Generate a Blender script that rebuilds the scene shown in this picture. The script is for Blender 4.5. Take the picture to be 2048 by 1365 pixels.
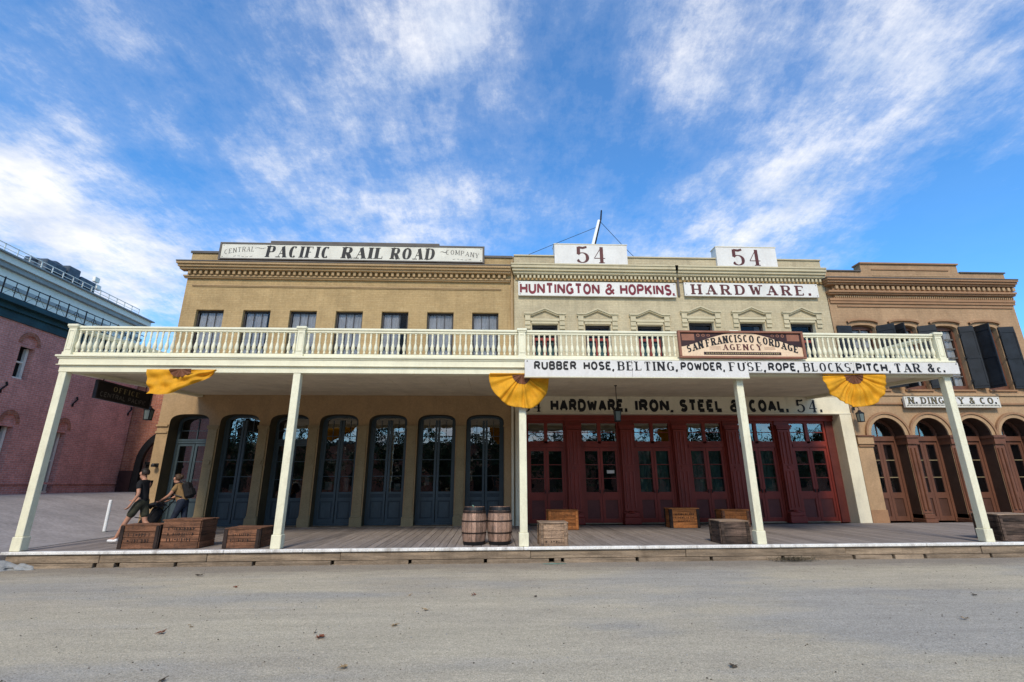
import bpy, bmesh, math, random
from mathutils import Vector, Matrix
R = math.radians
rnd = random.Random(7)
for o in list(bpy.data.objects): bpy.data.objects.remove(o)
SC = bpy.context.scene
COL = SC.collection

# ------------------------------------------------------------------ camera
FPX, PITCH, YAW, ROLL, CAMH = 961.335, 0.287365, 0.044992, -0.004037, 1.35583
cp, sp, cy_, sy_ = math.cos(PITCH), math.sin(PITCH), math.cos(YAW), math.sin(YAW)
F = Vector((sy_*cp, cy_*cp, sp)); RT = Vector((cy_, -sy_, 0)); UP = RT.cross(F)
R2 = RT*math.cos(ROLL)+UP*math.sin(ROLL); U2 = -RT*math.sin(ROLL)+UP*math.cos(ROLL)
cam = bpy.data.objects.new('camera', bpy.data.cameras.new('camera')); COL.objects.link(cam)
M = Matrix((R2, U2, -F)).transposed().to_4x4(); M.translation = Vector((0, 0, CAMH)); cam.matrix_world = M
cam.data.sensor_fit = 'HORIZONTAL'; cam.data.sensor_width = 36; cam.data.lens = 36*FPX/2048
cam.data.clip_start = 0.05; cam.data.clip_end = 3000
SC.camera = cam

# ------------------------------------------------------------------ light
SUN_EL, SUN_AZ = R(41), R(180+7)          # azimuth clockwise from +Y: behind the camera, to its left
sdir = Vector((math.sin(SUN_AZ)*math.cos(SUN_EL), math.cos(SUN_AZ)*math.cos(SUN_EL), math.sin(SUN_EL)))
sun = bpy.data.objects.new('sun', bpy.data.lights.new('sun', 'SUN')); COL.objects.link(sun)
sun.rotation_euler = sdir.to_track_quat('Z', 'Y').to_euler()
sun.data.energy = 2.35; sun.data.angle = R(13); sun.data.color = (1.0, 0.90, 0.74)
SC.view_settings.view_transform = 'Standard'; SC.view_settings.look = 'None'
SC.view_settings.exposure = 0.5; SC.view_settings.gamma = 1.0; SC.view_settings.use_curve_mapping = False
SC.cycles.max_bounces = 8; SC.cycles.transparent_max_bounces = 12
SC.cycles.use_denoising = True

W = bpy.data.worlds.new('World'); SC.world = W; W.use_nodes = True
nt = W.node_tree; nt.nodes.clear()
class NB:
    def __init__(s, nt): s.nt = nt
    def n(s, t, **k):
        nd = s.nt.nodes.new(t)
        for a, v in k.items():
            if a.startswith('i_'):
                key = a[2:]; key = int(key) if key.isdigit() else key.replace('_', ' ')
                s.set(nd, key, v)
            else: setattr(nd, a, v)
        return nd
    def set(s, nd, key, v):
        if isinstance(v, bpy.types.NodeSocket): s.nt.links.new(v, nd.inputs[key])
        else: nd.inputs[key].default_value = v
    def math(s, op, a, b=None, c=None, clamp=False):
        nd = s.nt.nodes.new('ShaderNodeMath'); nd.operation = op; nd.use_clamp = clamp
        s.set(nd, 0, a)
        if b is not None: s.set(nd, 1, b)
        if c is not None: s.set(nd, 2, c)
        return nd.outputs[0]
    def vm(s, op, a, b=None, out=0):
        nd = s.nt.nodes.new('ShaderNodeVectorMath'); nd.operation = op
        s.set(nd, 0, a)
        if b is not None: s.set(nd, 1, b)
        return nd.outputs[out]
    def ramp(s, fac, stops, interp='LINEAR'):
        nd = s.nt.nodes.new('ShaderNodeValToRGB'); e = nd.color_ramp; e.interpolation = interp
        while len(e.elements) < len(stops): e.elements.new(0.5)
        for el, (p, c) in zip(e.elements, stops):
            el.position = p; el.color = (c, c, c, 1) if not hasattr(c, '__len__') else (*c[:3], 1)
        s.set(nd, 0, fac); return nd.outputs[0]
    def mix(s, fac, a, b, bt='MIX'):
        nd = s.nt.nodes.new('ShaderNodeMix'); nd.data_type = 'RGBA'; nd.blend_type = bt
        s.set(nd, 0, fac); s.set(nd, 6, a if isinstance(a, bpy.types.NodeSocket) else (*a[:3], 1))
        s.set(nd, 7, b if isinstance(b, bpy.types.NodeSocket) else (*b[:3], 1)); return nd.outputs[2]
    def noise(s, vec, scale, detail=4, rough=.55, dist=0.0, out=0):
        nd = s.n('ShaderNodeTexNoise'); s.set(nd, 'Vector', vec); s.set(nd, 'Scale', scale)
        s.set(nd, 'Detail', detail); s.set(nd, 'Roughness', rough); s.set(nd, 'Distortion', dist)
        return nd.outputs[out]
b = NB(nt)
sky = b.n('ShaderNodeTexSky', sky_type='NISHITA', sun_disc=False, sun_elevation=SUN_EL, sun_rotation=SUN_AZ,
          air_density=1.1, dust_density=0.3, ozone_density=2.5)
tc = b.n('ShaderNodeTexCoord'); D = tc.outputs['Generated']
sep = b.n('ShaderNodeSeparateXYZ', i_0=D)
skyc = b.mix(1.0, sky.outputs[0], (0.47, 1.06, 1.50), 'MULTIPLY')
# clouds on a flat layer above the place
zc = b.math('ADD', b.math('MAXIMUM', sep.outputs[2], 0.0), 0.14)
pv = b.n('ShaderNodeCombineXYZ', i_0=b.math('DIVIDE', sep.outputs[0], zc), i_1=b.math('DIVIDE', sep.outputs[1], zc), i_2=0.0).outputs[0]
mp = b.n('ShaderNodeMapping'); b.set(mp, 0, pv); mp.inputs['Rotation'].default_value = (0, 0, R(35)); mp.inputs['Scale'].default_value = (1.0, .42, 1)
warp = b.noise(pv, .9, 3, .5, 0, 1)
wv = b.vm('ADD', mp.outputs[0], b.vm('MULTIPLY', b.vm('SUBTRACT', warp, (0.5, 0.5, 0.5)), (.55, .55, 0.0)))
n1 = b.noise(wv, 1.7, 15, .64, 0.0)
n2 = b.noise(b.vm('ADD', pv, (13.7, 4.2, 0)), 4.3, 15, .72, 0.0)
n3 = b.noise(b.vm('ADD', b.vm('MULTIPLY', mp.outputs[0], (1.0, .8, 1)), (5.1, 2.2, 0)), 14.0, 9, .74, 0.0)
base = b.math('ADD', b.math('ADD', b.math('MULTIPLY', n1, .38), b.math('MULTIPLY', n2, .42)), b.math('MULTIPLY', n3, .20))
blobs = [((-0.186,.65,.737), 160, .09), ((-.025,.68,.733), 140, .09), ((.331,.65,.684), 350, .12), ((.05,.60,.80), 60, .06), ((.45,.50,.74), 60, .07),
         ((.629,.602,.492), 60, .08), ((.70,.52,.49), 60, .06), ((.469,.76,.45), 90, .09), ((.60,.46,.65), 60, .02), ((.56,.68,.47), 90, .05),
         ((-.66,.64,.39), 160, .13), ((-.591,.742,.317), 160, .12), ((-.609,.569,.553), 120, .03), ((-.75,.55,.36), 90, .05), ((0,-.985,.17), 5, .15), ((-.45,.50,.74), 60, .04),
         ((-.426,.751,.504), 90, .07), ((-.181,.838,.514), 140, .09), ((-.30,.90,.33), 80, .06), ((.065,.838,.542), 120, .05), ((.40,.86,.33), 80, .05), ((-.33,.72,.61), 300, .07),
         ((.105,.724,.682), 90, -.07), ((.30,.76,.57), 120, -.05), ((.711,.598,.37), 110, -.17), ((-.25,.75,.61), 60, -.07), ((.68,.68,.30), 60, -.08), ((.46,.66,.60), 120, -.05), ((-.52,.68,.50), 150, -.05)]
cov = base
for d, k, w in blobs:
    d = Vector(d).normalized()
    dt = b.vm('DOT_PRODUCT', D, tuple(d), out=1)
    cov = b.math('MULTIPLY_ADD', b.math('EXPONENT', b.math('MULTIPLY', b.math('SUBTRACT', dt, 1.0), float(k))), w, cov)
mask = b.ramp(cov, [(0.44, 0.03), (0.515, .13), (0.57, .33), (0.62, .64), (.68, .92), (.74, 1.0)])
ccol = b.ramp(b.noise(b.vm('ADD', pv, (2.2, 8.1, 0)), 4.5, 8, .62, 0.0), [(.36, (.66, .74, .87)), (.60, (1.0, 1.0, 1.0))])
cl = b.n('ShaderNodeMix', data_type='RGBA', blend_type='MULTIPLY', i_0=1.0); b.set(cl, 6, ccol); b.set(cl, 7, (6.3, 6.3, 6.5, 1))
fin = b.mix(mask, skyc, cl.outputs[2])
bg = b.n('ShaderNodeBackground'); b.set(bg, 0, fin); b.set(bg, 1, 0.12)
wo = b.n('ShaderNodeOutputWorld'); nt.links.new(bg.outputs[0], wo.inputs[0])

# ------------------------------------------------------------------ materials
def lin(h):
    h = h.lstrip('#'); c = [int(h[i:i+2], 16)/255 for i in (0, 2, 4)]
    return tuple(x/12.92 if x <= .04045 else ((x+.055)/1.055)**2.4 for x in c)
def newmat(name):
    m = bpy.data.materials.new(name); m.use_nodes = True; t = m.node_tree
    bs = t.nodes['Principled BSDF']; return m, NB(t), bs
def mat(name, col, rough=.7, var=.18, scale=2.0, stretch=(1, 1, 1), bump=0.0, bscale=30, spec=.3, metal=0.0, col2=None, objvar=0.0, dirt=0.0, dirtcol=(.10, .085, .06), fine=.12, ds=1.0):
    m, b, bs = newmat(name)
    geo = b.n('ShaderNodeNewGeometry'); P = b.vm('MULTIPLY', geo.outputs['Position'], stretch)
    if objvar:
        oi = b.n('ShaderNodeObjectInfo')
        P = b.vm('ADD', P, b.vm('MULTIPLY', b.n('ShaderNodeCombineXYZ', i_0=oi.outputs['Random'], i_1=oi.outputs['Random'], i_2=oi.outputs['Random']).outputs[0], (37, 91, 53)))
    c2 = col2 if col2 else tuple(x*(1-var*2) for x in col)
    f = b.ramp(b.noise(P, scale, 5, .6), [(.32, 0.0), (.68, 1.0)])
    c = b.mix(f, c2, col)
    g = b.noise(P, scale*14, 3, .6)
    c = b.mix(1.0, c, b.ramp(g, [(.3, 1-fine), (.7, 1+fine)]), 'MULTIPLY')
    if objvar:
        v = b.math('MULTIPLY_ADD', oi.outputs['Random'], objvar*2, 1-objvar)
        c = b.mix(1.0, c, b.n('ShaderNodeCombineXYZ', i_0=v, i_1=v, i_2=v).outputs[0], 'MULTIPLY')
    if dirt:
        dm = b.ramp(b.noise(b.vm('MULTIPLY', geo.outputs['Position'], (1.5*ds, 1.5*ds, .35*ds*(2 if ds > 1 else 1))), 2.2, 7, .7), [(.5, 0.0), (.75, dirt)])
        c = b.mix(dm, c, dirtcol)
    b.set(bs, 'Base Color', c); b.set(bs, 'Roughness', rough); b.set(bs, 'Specular IOR Level', spec); b.set(bs, 'Metallic', metal)
    if bump:
        bp = b.n('ShaderNodeBump'); b.set(bp, 'Strength', bump); b.set(bp, 'Distance', .01); b.set(bp, 'Height', b.noise(P, bscale, 4, .6))
        b.set(bs, 'Normal', bp.outputs[0])
    return m
def brickmat(name, c1, c2, mortar, bump=.6, var=.25, stain=0.25, bw=.21, bh=.072, msize=.012):
    m, b, bs = newmat(name)
    geo = b.n('ShaderNodeNewGeometry'); s = b.n('ShaderNodeSeparateXYZ', i_0=geo.outputs['Position'])
    v = b.n('ShaderNodeCombineXYZ', i_0=b.math('ADD', s.outputs[0], s.outputs[1]), i_1=s.outputs[2], i_2=0.0).outputs[0]
    br = b.n('ShaderNodeTexBrick'); b.set(br, 'Vector', v); b.set(br, 'Scale', 1.0); b.set(br, 'Brick Width', bw); b.set(br, 'Row Height', bh)
    b.set(br, 'Mortar Size', msize*.5); b.set(br, 'Mortar Smooth', .3); b.set(br, 'Bias', 0.0)
    b.set(br, 'Color1', (*c1, 1)); b.set(br, 'Color2', (*c2, 1)); b.set(br, 'Mortar', (*mortar, 1))
    n = b.ramp(b.noise(geo.outputs['Position'], 1.1, 6, .65), [(.3, 1-stain), (.7, 1+stain*.4)])
    c = b.mix(1.0, br.outputs[0], n, 'MULTIPLY')
    g = b.ramp(b.noise(geo.outputs['Position'], 14, 4, .6), [(.3, 1-var*.5), (.7, 1+var*.4)])
    c = b.mix(1.0, c, g, 'MULTIPLY')
    st = b.ramp(b.noise(b.vm('MULTIPLY', geo.outputs['Position'], (2.2, 2.2, .3)), 1.6, 6, .7), [(.45, 1.0), (.8, 1-stain)])
    c = b.mix(1.0, c, st, 'MULTIPLY')
    rk = b.ramp(b.noise(b.vm('MULTIPLY', geo.outputs['Position'], (3.2, 3.2, .22)), 1.6, 6, .75), [(.52, 1.0), (.8, 1-stain*.9)])
    c = b.mix(1.0, c, rk, 'MULTIPLY')
    b.set(bs, 'Base Color', c); b.set(bs, 'Roughness', .85); b.set(bs, 'Specular IOR Level', .2)
    h = b.math('ADD', b.math('MULTIPLY', br.outputs[1], -1.0), b.math('MULTIPLY', b.noise(geo.outputs['Position'], 40, 3, .6), .5))
    bp = b.n('ShaderNodeBump'); b.set(bp, 'Strength', bump); b.set(bp, 'Distance', .008); b.set(bp, 'Height', h); b.set(bs, 'Normal', bp.outputs[0])
    return m
TAN = (.41, .275, .145); CREAM = (.60, .57, .42); BROWN = (.42, .265, .15)
M_ = {}
M_['tan_brick'] = brickmat('tan_painted_brick', (.455, .315, .155), (.42, .285, .135), (.385, .26, .125), .5, .24, .2)
M_['cream_wall'] = mat('cream_wall_trim', (.54, .46, .30), .7, .08, 1.5, bump=.1, dirt=.25, fine=.05)
M_['tan'] = mat('tan_paint', (.40, .262, .132), .75, .08, 1.5, bump=.2, dirt=.25)
M_['tan_dark'] = mat('tan_shadow_trim', (.40, .27, .12), .75, .1, 2, dirt=.2)
M_['roof_trim'] = mat('dark_roof_flashing', (.12, .10, .085), .6, .15, 3)
M_['cream_brick'] = brickmat('cream_painted_brick', (.53, .44, .285), (.485, .40, .26), (.46, .38, .245), .5, .24, .2)
M_['cream'] = mat('cream_paint', (.74, .665, .49), .6, .06, 1.5, bump=.1, dirt=.22, fine=.05)
M_['cream_trim'] = mat('pale_cream_woodwork', (.80, .75, .545), .5, .05, 2, dirt=.26, dirtcol=(.42, .37, .26), fine=.04)
M_['cream_new'] = mat('pale_cream_post_paint', (.80, .755, .55), .45, .05, 2, dirt=.4, dirtcol=(.36, .31, .21), fine=.05, ds=2)
M_['soffit'] = mat('grimy_cream_soffit', (.74, .64, .48), .8, .1, 1.2, dirt=.3, dirtcol=(.3, .24, .18), fine=.05)
M_['olive'] = mat('olive_brown_pier_paint', (.31, .235, .125), .75, .1, 2, bump=.15, dirt=.3)
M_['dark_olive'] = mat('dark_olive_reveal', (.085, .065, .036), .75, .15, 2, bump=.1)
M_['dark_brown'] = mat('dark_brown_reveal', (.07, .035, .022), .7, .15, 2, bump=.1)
M_['orange_brick'] = brickmat('orange_painted_brick', BROWN, (.385, .24, .135), (.355, .22, .125), .4, .22, .2)
M_['orange'] = mat('orange_tan_stucco', (.43, .275, .15), .75, .1, 1.5, bump=.15, dirt=.3)
M_['orange_trim'] = mat('rust_orange_trim', (.34, .185, .095), .7, .1, 2, dirt=.2)
M_['brown_wood'] = mat('red_brown_woodwork', (.15, .062, .036), .5, .15, 2.5, stretch=(1, 1, .3), bump=.1)
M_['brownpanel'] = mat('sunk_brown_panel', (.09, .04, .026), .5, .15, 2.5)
M_['brown_col'] = mat('red_brown_column', (.17, .068, .036), .55, .15, 2.5, bump=.1)
M_['red'] = mat('dark_red_woodwork', (.24, .036, .023), .42, .15, 2.5, stretch=(1, 1, .3), bump=.1, fine=.08)
M_['red2'] = mat('red_base_paint', (.25, .04, .028), .45, .15, 2.5, bump=.1)
M_['redpanel_shadejamb'] = mat('sunk_red_panel_shaded_jamb', (.13, .032, .026), .5, .15, 2.5)
M_['blue'] = mat('slate_blue_woodwork', (.06, .086, .10), .4, .15, 2.5, stretch=(1, 1, .3), bump=.1)
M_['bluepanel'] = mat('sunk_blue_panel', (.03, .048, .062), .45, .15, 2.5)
M_['darkframe'] = mat('dark_window_frame', (.035, .03, .032), .5, .15, 3)
M_['shutter'] = mat('blue_black_iron_shutter', (.016, .02, .026), .6, .3, 2.5, bump=.2)
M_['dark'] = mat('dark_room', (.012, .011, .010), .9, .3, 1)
M_['curtain'] = mat('pale_curtain', (.58, .56, .58), .9, .14, 3)
M_['whitecurtain'] = mat('white_curtain', (.62, .58, .56), .9, .12, 3)
M_['teal'] = mat('teal_blind', (.11, .22, .20), .8, .25, 2)
M_['signwhite'] = mat('white_sign_board', (.71, .675, .625), .55, .07, 1.2, dirt=.35, dirtcol=(.46, .40, .33), fine=.05)
M_['signgrey'] = mat('aged_cream_sign_board', (.68, .635, .53), .6, .07, 2, dirt=.4, dirtcol=(.42, .36, .28), fine=.06)
M_['ink'] = mat('black_lettering', (.014, .013, .014), .55, .3, 6)
M_['inkgrey'] = mat('faded_grey_lettering', (.17, .155, .14), .7, .3, 9)
M_['inkbrown'] = mat('maroon_lettering', (.11, .028, .026), .55, .2, 6)
M_['inkred'] = mat('crimson_lettering', (.20, .016, .03), .55, .25, 6)
M_['gold'] = mat('dull_gold_lettering', (.30, .24, .12), .6, .2, 6)
M_['pinktan'] = mat('salmon_sign_border', (.30, .125, .075), .6, .14, 3, dirt=.2)
M_['buff'] = mat('buff_sign_face', (.80, .58, .38), .6, .06, 2, dirt=.15)
M_['signdark'] = mat('dark_maroon_sign_face', (.045, .018, .018), .6, .2, 4)
M_['signblack'] = mat('black_hanging_sign', (.018, .014, .015), .55, .3, 4)
M_['yellow'] = mat('golden_yellow_cloth', (.72, .33, .010), .75, .16, 5, bump=.2)
M_['maroon'] = mat('maroon_cloth', (.20, .075, .035), .8, .25, 6)
M_['iron'] = mat('black_iron', (.018, .018, .02), .5, .2, 6, metal=.3)
M_['rust'] = mat('rusted_hoop_iron', (.045, .028, .022), .65, .35, 8, metal=.3)
M_['lampglass'] = mat('grey_lantern_glass', (.16, .19, .18), .2, .1, 5, spec=.5)
M_['crate1'] = mat('brown_crate_wood', (.27, .122, .064), .8, .4, 3, stretch=(.5, .5, 6), bump=.9, bscale=16, objvar=.32, dirt=1.0, dirtcol=(.055, .032, .022), fine=.5, ds=4)
M_['crate2'] = mat('orange_crate_wood', (.62, .22, .06), .75, .35, 3, stretch=(.5, .5, 6), bump=.8, bscale=16, objvar=.25, dirt=.9, dirtcol=(.12, .05, .02), fine=.45, ds=4)
M_['crate3'] = mat('grey_crate_wood', (.38, .25, .16), .8, .35, 3, stretch=(.5, .5, 5), bump=.6, bscale=14, objvar=.3, dirt=.9, dirtcol=(.07, .05, .04), fine=.45, ds=4)
M_['crate4'] = mat('dark_crate_wood', (.13, .085, .062), .85, .45, 4, stretch=(.6, .6, 4), bump=.9, bscale=14, objvar=.4, dirt=.8, dirtcol=(.03, .022, .018), fine=.5)
M_['cleat'] = mat('dark_crate_cleat', (.045, .028, .022), .8, .35, 4, bump=.5)
M_['paleplank'] = mat('pale_crate_top', (.36, .25, .17), .8, .3, 3, bump=.5, objvar=.15)
M_['stave'] = mat('weathered_barrel_stave', (.42, .26, .185), .75, .35, 3, stretch=(3, 3, .6), bump=.5, objvar=.28, dirt=.8, dirtcol=(.11, .09, .085), fine=.4, ds=4)
M_['plank'] = mat('grey_boardwalk_plank', (.30, .255, .225), .75, .25, 2.5, stretch=(6, .5, 1), bump=.5, bscale=10, objvar=.16, col2=(.20, .165, .145), fine=.22)
M_['edge'] = mat('worn_white_edge', (.82, .79, .73), .6, .12, 5, dirt=1.0, dirtcol=(.24, .21, .18), fine=.25)
M_['timber'] = mat('weathered_kerb_timber', (.33, .245, .165), .8, .3, 2.2, stretch=(.6, 1, 6), bump=.9, bscale=9, objvar=.2, dirt=.8, dirtcol=(.14, .10, .065), fine=.35)
M_['concrete'] = mat('grey_concrete', (.33, .33, .32), .85, .2, 4, bump=.5)
M_['white'] = mat('white_paint', (.80, .80, .80), .5, .05, 4)
M_['offwhite'] = mat('grey_white_render', (.90, .85, .74), .7, .05, .6, dirt=.1, fine=.04)
M_['greyeave'] = mat('grey_eave', (.36, .37, .36), .7, .1, 1)
M_['tealeave'] = mat('dark_teal_eave', (.02, .08, .10), .6, .25, 1.5)
M_['redbrick'] = brickmat('red_brick', (.74, .32, .26), (.60, .25, .21), (.66, .47, .43), .8, .5, .22, .23, .08, .016)
M_['rawbrick'] = brickmat('orange_red_brick', (.50, .19, .11), (.38, .13, .085), (.42, .28, .22), .8, .5, .35, .23, .08, .016)
M_['equip'] = mat('grey_roof_machinery', (.10, .125, .16), .5, .3, 2)
M_['skin'] = mat('skin', (.48, .24, .155), .55, .06, 8, spec=.35)
M_['blackcloth'] = mat('black_cotton', (.014, .014, .016), .85, .25, 10)
M_['olivecloth'] = mat('olive_shorts', (.055, .055, .035), .85, .25, 10)
M_['tancloth'] = mat('tan_cotton', (.33, .20, .085), .85, .2, 10)
M_['navycloth'] = mat('navy_denim', (.02, .028, .05), .85, .25, 10)
M_['hairdark'] = mat('dark_hair', (.03, .02, .015), .6, .3, 12)
M_['hairbrown'] = mat('brown_hair', (.10, .055, .03), .6, .3, 12)
M_['leafr'] = mat('red_brown_dry_leaf', (.26, .085, .04), .8, .3, 20)
M_['leaft'] = mat('tan_dry_leaf', (.42, .29, .15), .8, .3, 20)
M_['leafd'] = mat('dark_dry_leaf', (.10, .075, .05), .8, .3, 20)
M_['weed'] = mat('dry_weed', (.12, .10, .06), .9, .35, 12)
M_['foliage'] = mat('tree_foliage', (.05, .085, .03), .7, .4, 1.2)
M_['bark'] = mat('tree_bark', (.10, .08, .06), .9, .3, 3, bump=.5)
M_['greenstain'] = mat('pale_green_paint_spot', (.18, .30, .23), .8, .2, 8)
def glassmat(name, tint=(.8, .84, .84), refl=.22):
    m, b, bs = newmat(name); t = m.node_tree; t.nodes.remove(bs)
    tr = b.n('ShaderNodeBsdfTransparent'); b.set(tr, 0, (*tint, 1))
    geo = b.n('ShaderNodeNewGeometry')
    gl = b.n('ShaderNodeBsdfGlossy'); b.set(gl, 'Roughness', .015); b.set(gl, 'Color', (.92, .95, .97, 1))
    bp = b.n('ShaderNodeBump'); b.set(bp, 'Strength', .12); b.set(bp, 'Distance', .02); b.set(bp, 'Height', b.noise(geo.outputs['Position'], 2.2, 2, .5)); b.set(gl, 'Normal', bp.outputs[0])
    fr = b.n('ShaderNodeFresnel'); b.set(fr, 'IOR', 1.5)
    fac = b.math('ADD', fr.outputs[0], refl, clamp=True)
    mx = b.n('ShaderNodeMixShader'); b.set(mx, 0, fac); t.links.new(tr.outputs[0], mx.inputs[1]); t.links.new(gl.outputs[0], mx.inputs[2])
    t.links.new(mx.outputs[0], t.nodes['Material Output'].inputs[0]); return m
M_['glass'] = glassmat('old_window_glass', (.7,.74,.74), refl=.19)
M_['glassup'] = glassmat('upper_window_glass', (.85, .88, .9), -.02)
def groundmat():
    m, b, bs = newmat('dusty_street')
    geo = b.n('ShaderNodeNewGeometry'); P = geo.outputs['Position']; sx = b.n('ShaderNodeSeparateXYZ', i_0=P)
    big = b.noise(b.vm('MULTIPLY', P, (.45, 1.1, 1)), .55, 6, .62, 0.0)
    c = b.ramp(big, [(.33, (.51, .435, .325)), (.46, (.58, .495, .36)), (.60, (.61, .52, .37)), (.75, (.55, .475, .35))])
    gp = b.ramp(b.noise(b.vm('ADD', b.vm('MULTIPLY', P, (.35, .9, 1)), (31, 7, 0)), .5, 5, .6, 0.0), [(.48, 0.0), (.60, .7)])
    c = b.mix(gp, c, (.44, .405, .355))
    med = b.noise(b.vm('MULTIPLY', P, (.5, 2.2, 1)), 1.7, 8, .72, 0.0)
    c = b.mix(1.0, c, b.ramp(med, [(.3, .88), (.7, 1.08)]), 'MULTIPLY')
    # swept streaks along the street
    tr = b.noise(b.vm('MULTIPLY', P, (.10, 5.0, 1)), 1.0, 5, .65, 0.0)
    c = b.mix(1.0, c, b.ramp(tr, [(.36, .955), (.6, 1.02)]), 'MULTIPLY')
    # damp dirt gathered along the kerb
    kd = b.math('ADD', sx.outputs[1], b.math('MULTIPLY', b.noise(b.vm('MULTIPLY', P, (.8, 2, 1)), 1.2, 6, .7), 1.6))
    km = b.ramp(b.math('MULTIPLY_ADD', kd, .25, -2.25), [(.46, 0.0), (.68, .75)])
    c = b.mix(km, c, (.27, .225, .18))
    fine = b.noise(P, 85, 3, .75); c = b.mix(1.0, c, b.ramp(fine, [(.27, .42), (.73, 1.42)]), 'MULTIPLY')
    f2 = b.noise(P, 24, 5, .75); c = b.mix(1.0, c, b.ramp(f2, [(.30, .84), (.70, 1.12)]), 'MULTIPLY')
    vo = b.n('ShaderNodeTexVoronoi'); b.set(vo, 'Vector', P); b.set(vo, 'Scale', 22.0)
    pick = b.n('ShaderNodeSeparateColor', i_0=vo.outputs['Color'])
    dots = b.math('MULTIPLY', b.ramp(vo.outputs['Distance'], [(.12, 1.0), (.24, 0.0)]), b.ramp(pick.outputs[0], [(.80, 0.0), (.84, .7)]))
    c = b.mix(dots, c, b.mix(b.ramp(pick.outputs[1], [(.45, 0.0), (.55, 1.0)]), (.09, .07, .05), (.56, .51, .43)))
    b.set(bs, 'Base Color', c); b.set(bs, 'Roughness', .92); b.set(bs, 'Specular IOR Level', .12)
    bp = b.n('ShaderNodeBump'); b.set(bp, 'Strength', .9); b.set(bp, 'Distance', .014); b.set(bp, 'Height', b.math('ADD', fine, b.math('MULTIPLY', f2, 1.4))); b.set(bs, 'Normal', bp.outputs[0])
    return m
M_['ground'] = groundmat()
M_['alley'] = mat('grey_alley_paving', (.34, .31, .30), .85, .15, .7, stretch=(1, 1.6, 1), bump=.4, fine=.2)

# ------------------------------------------------------------------ mesh helpers
def bars(parent, lst, m, name='muntin'):
    for q in lst: MB().box(*q, m).obj(name, parent)
class MB:
    def __init__(s): s.v = []; s.f = []; s.m = []; s.mats = []
    def mi(s, m):
        m = M_[m] if isinstance(m, str) else m
        if m not in s.mats: s.mats.append(m)
        return s.mats.index(m)
    def add(s, vs, fs, m='white'):
        o = len(s.v); s.v += [tuple(v) for v in vs]; k = s.mi(m)
        for f in fs: s.f.append(tuple(i+o for i in f)); s.m.append(k)
        return s
    def box(s, x0, x1, y0, y1, z0, z1, m='white'):
        return s.add([(x0,y0,z0),(x1,y0,z0),(x1,y1,z0),(x0,y1,z0),(x0,y0,z1),(x1,y0,z1),(x1,y1,z1),(x0,y1,z1)],
                     [(0,3,2,1),(4,5,6,7),(0,1,5,4),(1,2,6,5),(2,3,7,6),(3,0,4,7)], m)
    def cbox(s, x0, x1, y0, y1, z0, z1, m='white', c=.01):
        # box with chamfered vertical and horizontal edges
        bm = bmesh.new(); bmesh.ops.create_cube(bm, size=1)
        for v in bm.verts: v.co = Vector(((x0+x1)/2+v.co.x*(x1-x0), (y0+y1)/2+v.co.y*(y1-y0), (z0+z1)/2+v.co.z*(z1-z0)))
        bmesh.ops.bevel(bm, geom=bm.edges[:], offset=c, segments=1, affect='EDGES')
        bm.verts.ensure_lookup_table(); bm.verts.index_update()
        s.add([v.co[:] for v in bm.verts], [[v.index for v in f.verts] for f in bm.faces], m); bm.free(); return s
    def hexa(s, p, m='white'):     # eight corners, same order as box
        return s.add(p, [(0,3,2,1),(4,5,6,7),(0,1,5,4),(1,2,6,5),(2,3,7,6),(3,0,4,7)], m)
    def quad(s, a, b_, c, d, m='white'): return s.add([a, b_, c, d], [(0,1,2,3)], m)
    def tube(s, pts, rad, m='white', n=8, cap=True):
        pts = [Vector(p) for p in pts]; rad = rad if hasattr(rad, '__len__') else [rad]*len(pts); vs = []; fs = []
        for i, p in enumerate(pts):
            d = (pts[min(i+1, len(pts)-1)]-pts[max(i-1, 0)]).normalized()
            a = Vector((0,0,1)) if abs(d.z) < .9 else Vector((1,0,0)); u = d.cross(a).normalized(); w = d.cross(u)
            for k in range(n): t = 2*math.pi*k/n; vs.append(p+(u*math.cos(t)+w*math.sin(t))*rad[i])
        for i in range(len(pts)-1):
            for k in range(n): fs.append((i*n+k, i*n+(k+1)%n, (i+1)*n+(k+1)%n, (i+1)*n+k))
        if cap: fs += [tuple(range(n))[::-1], tuple((len(pts)-1)*n+k for k in range(n))]
        return s.add(vs, fs, m)
    def lathe(s, prof, m='white', n=16, c=(0,0,0), cap=True):
        vs = []; fs = []
        for r_, z in prof:
            for k in range(n): t = 2*math.pi*k/n; vs.append((c[0]+r_*math.cos(t), c[1]+r_*math.sin(t), c[2]+z))
        for i in range(len(prof)-1):
            for k in range(n): fs.append((i*n+k, i*n+(k+1)%n, (i+1)*n+(k+1)%n, (i+1)*n+k))
        if cap: fs += [tuple(range(n))[::-1], tuple((len(prof)-1)*n+k for k in range(n))]
        return s.add(vs, fs, m)
    def mesh(s, name, smooth=False):
        me = bpy.data.meshes.new(name); me.from_pydata(s.v, [], s.f)
        for m in s.mats: me.materials.append(m)
        me.polygons.foreach_set('material_index', s.m)
        if smooth: me.polygons.foreach_set('use_smooth', [True]*len(s.f))
        me.update(); return me
    def obj(s, name, parent=None, smooth=False, loc=None, **k):
        o = bpy.data.objects.new(name, s.mesh(name, smooth)); COL.objects.link(o)
        if parent is not None: o.parent = parent
        if loc: o.location = loc
        for a, v in k.items(): o[a] = v
        return o
def thing(name, label, cat, group=None, loc=(0,0,0), rz=0):
    o = bpy.data.objects.new(name, None); COL.objects.link(o); o.location = loc; o.rotation_euler.z = rz; o.empty_display_size = .2
    o['label'] = label; o['category'] = cat
    if group: o['group'] = group
    return o
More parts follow.
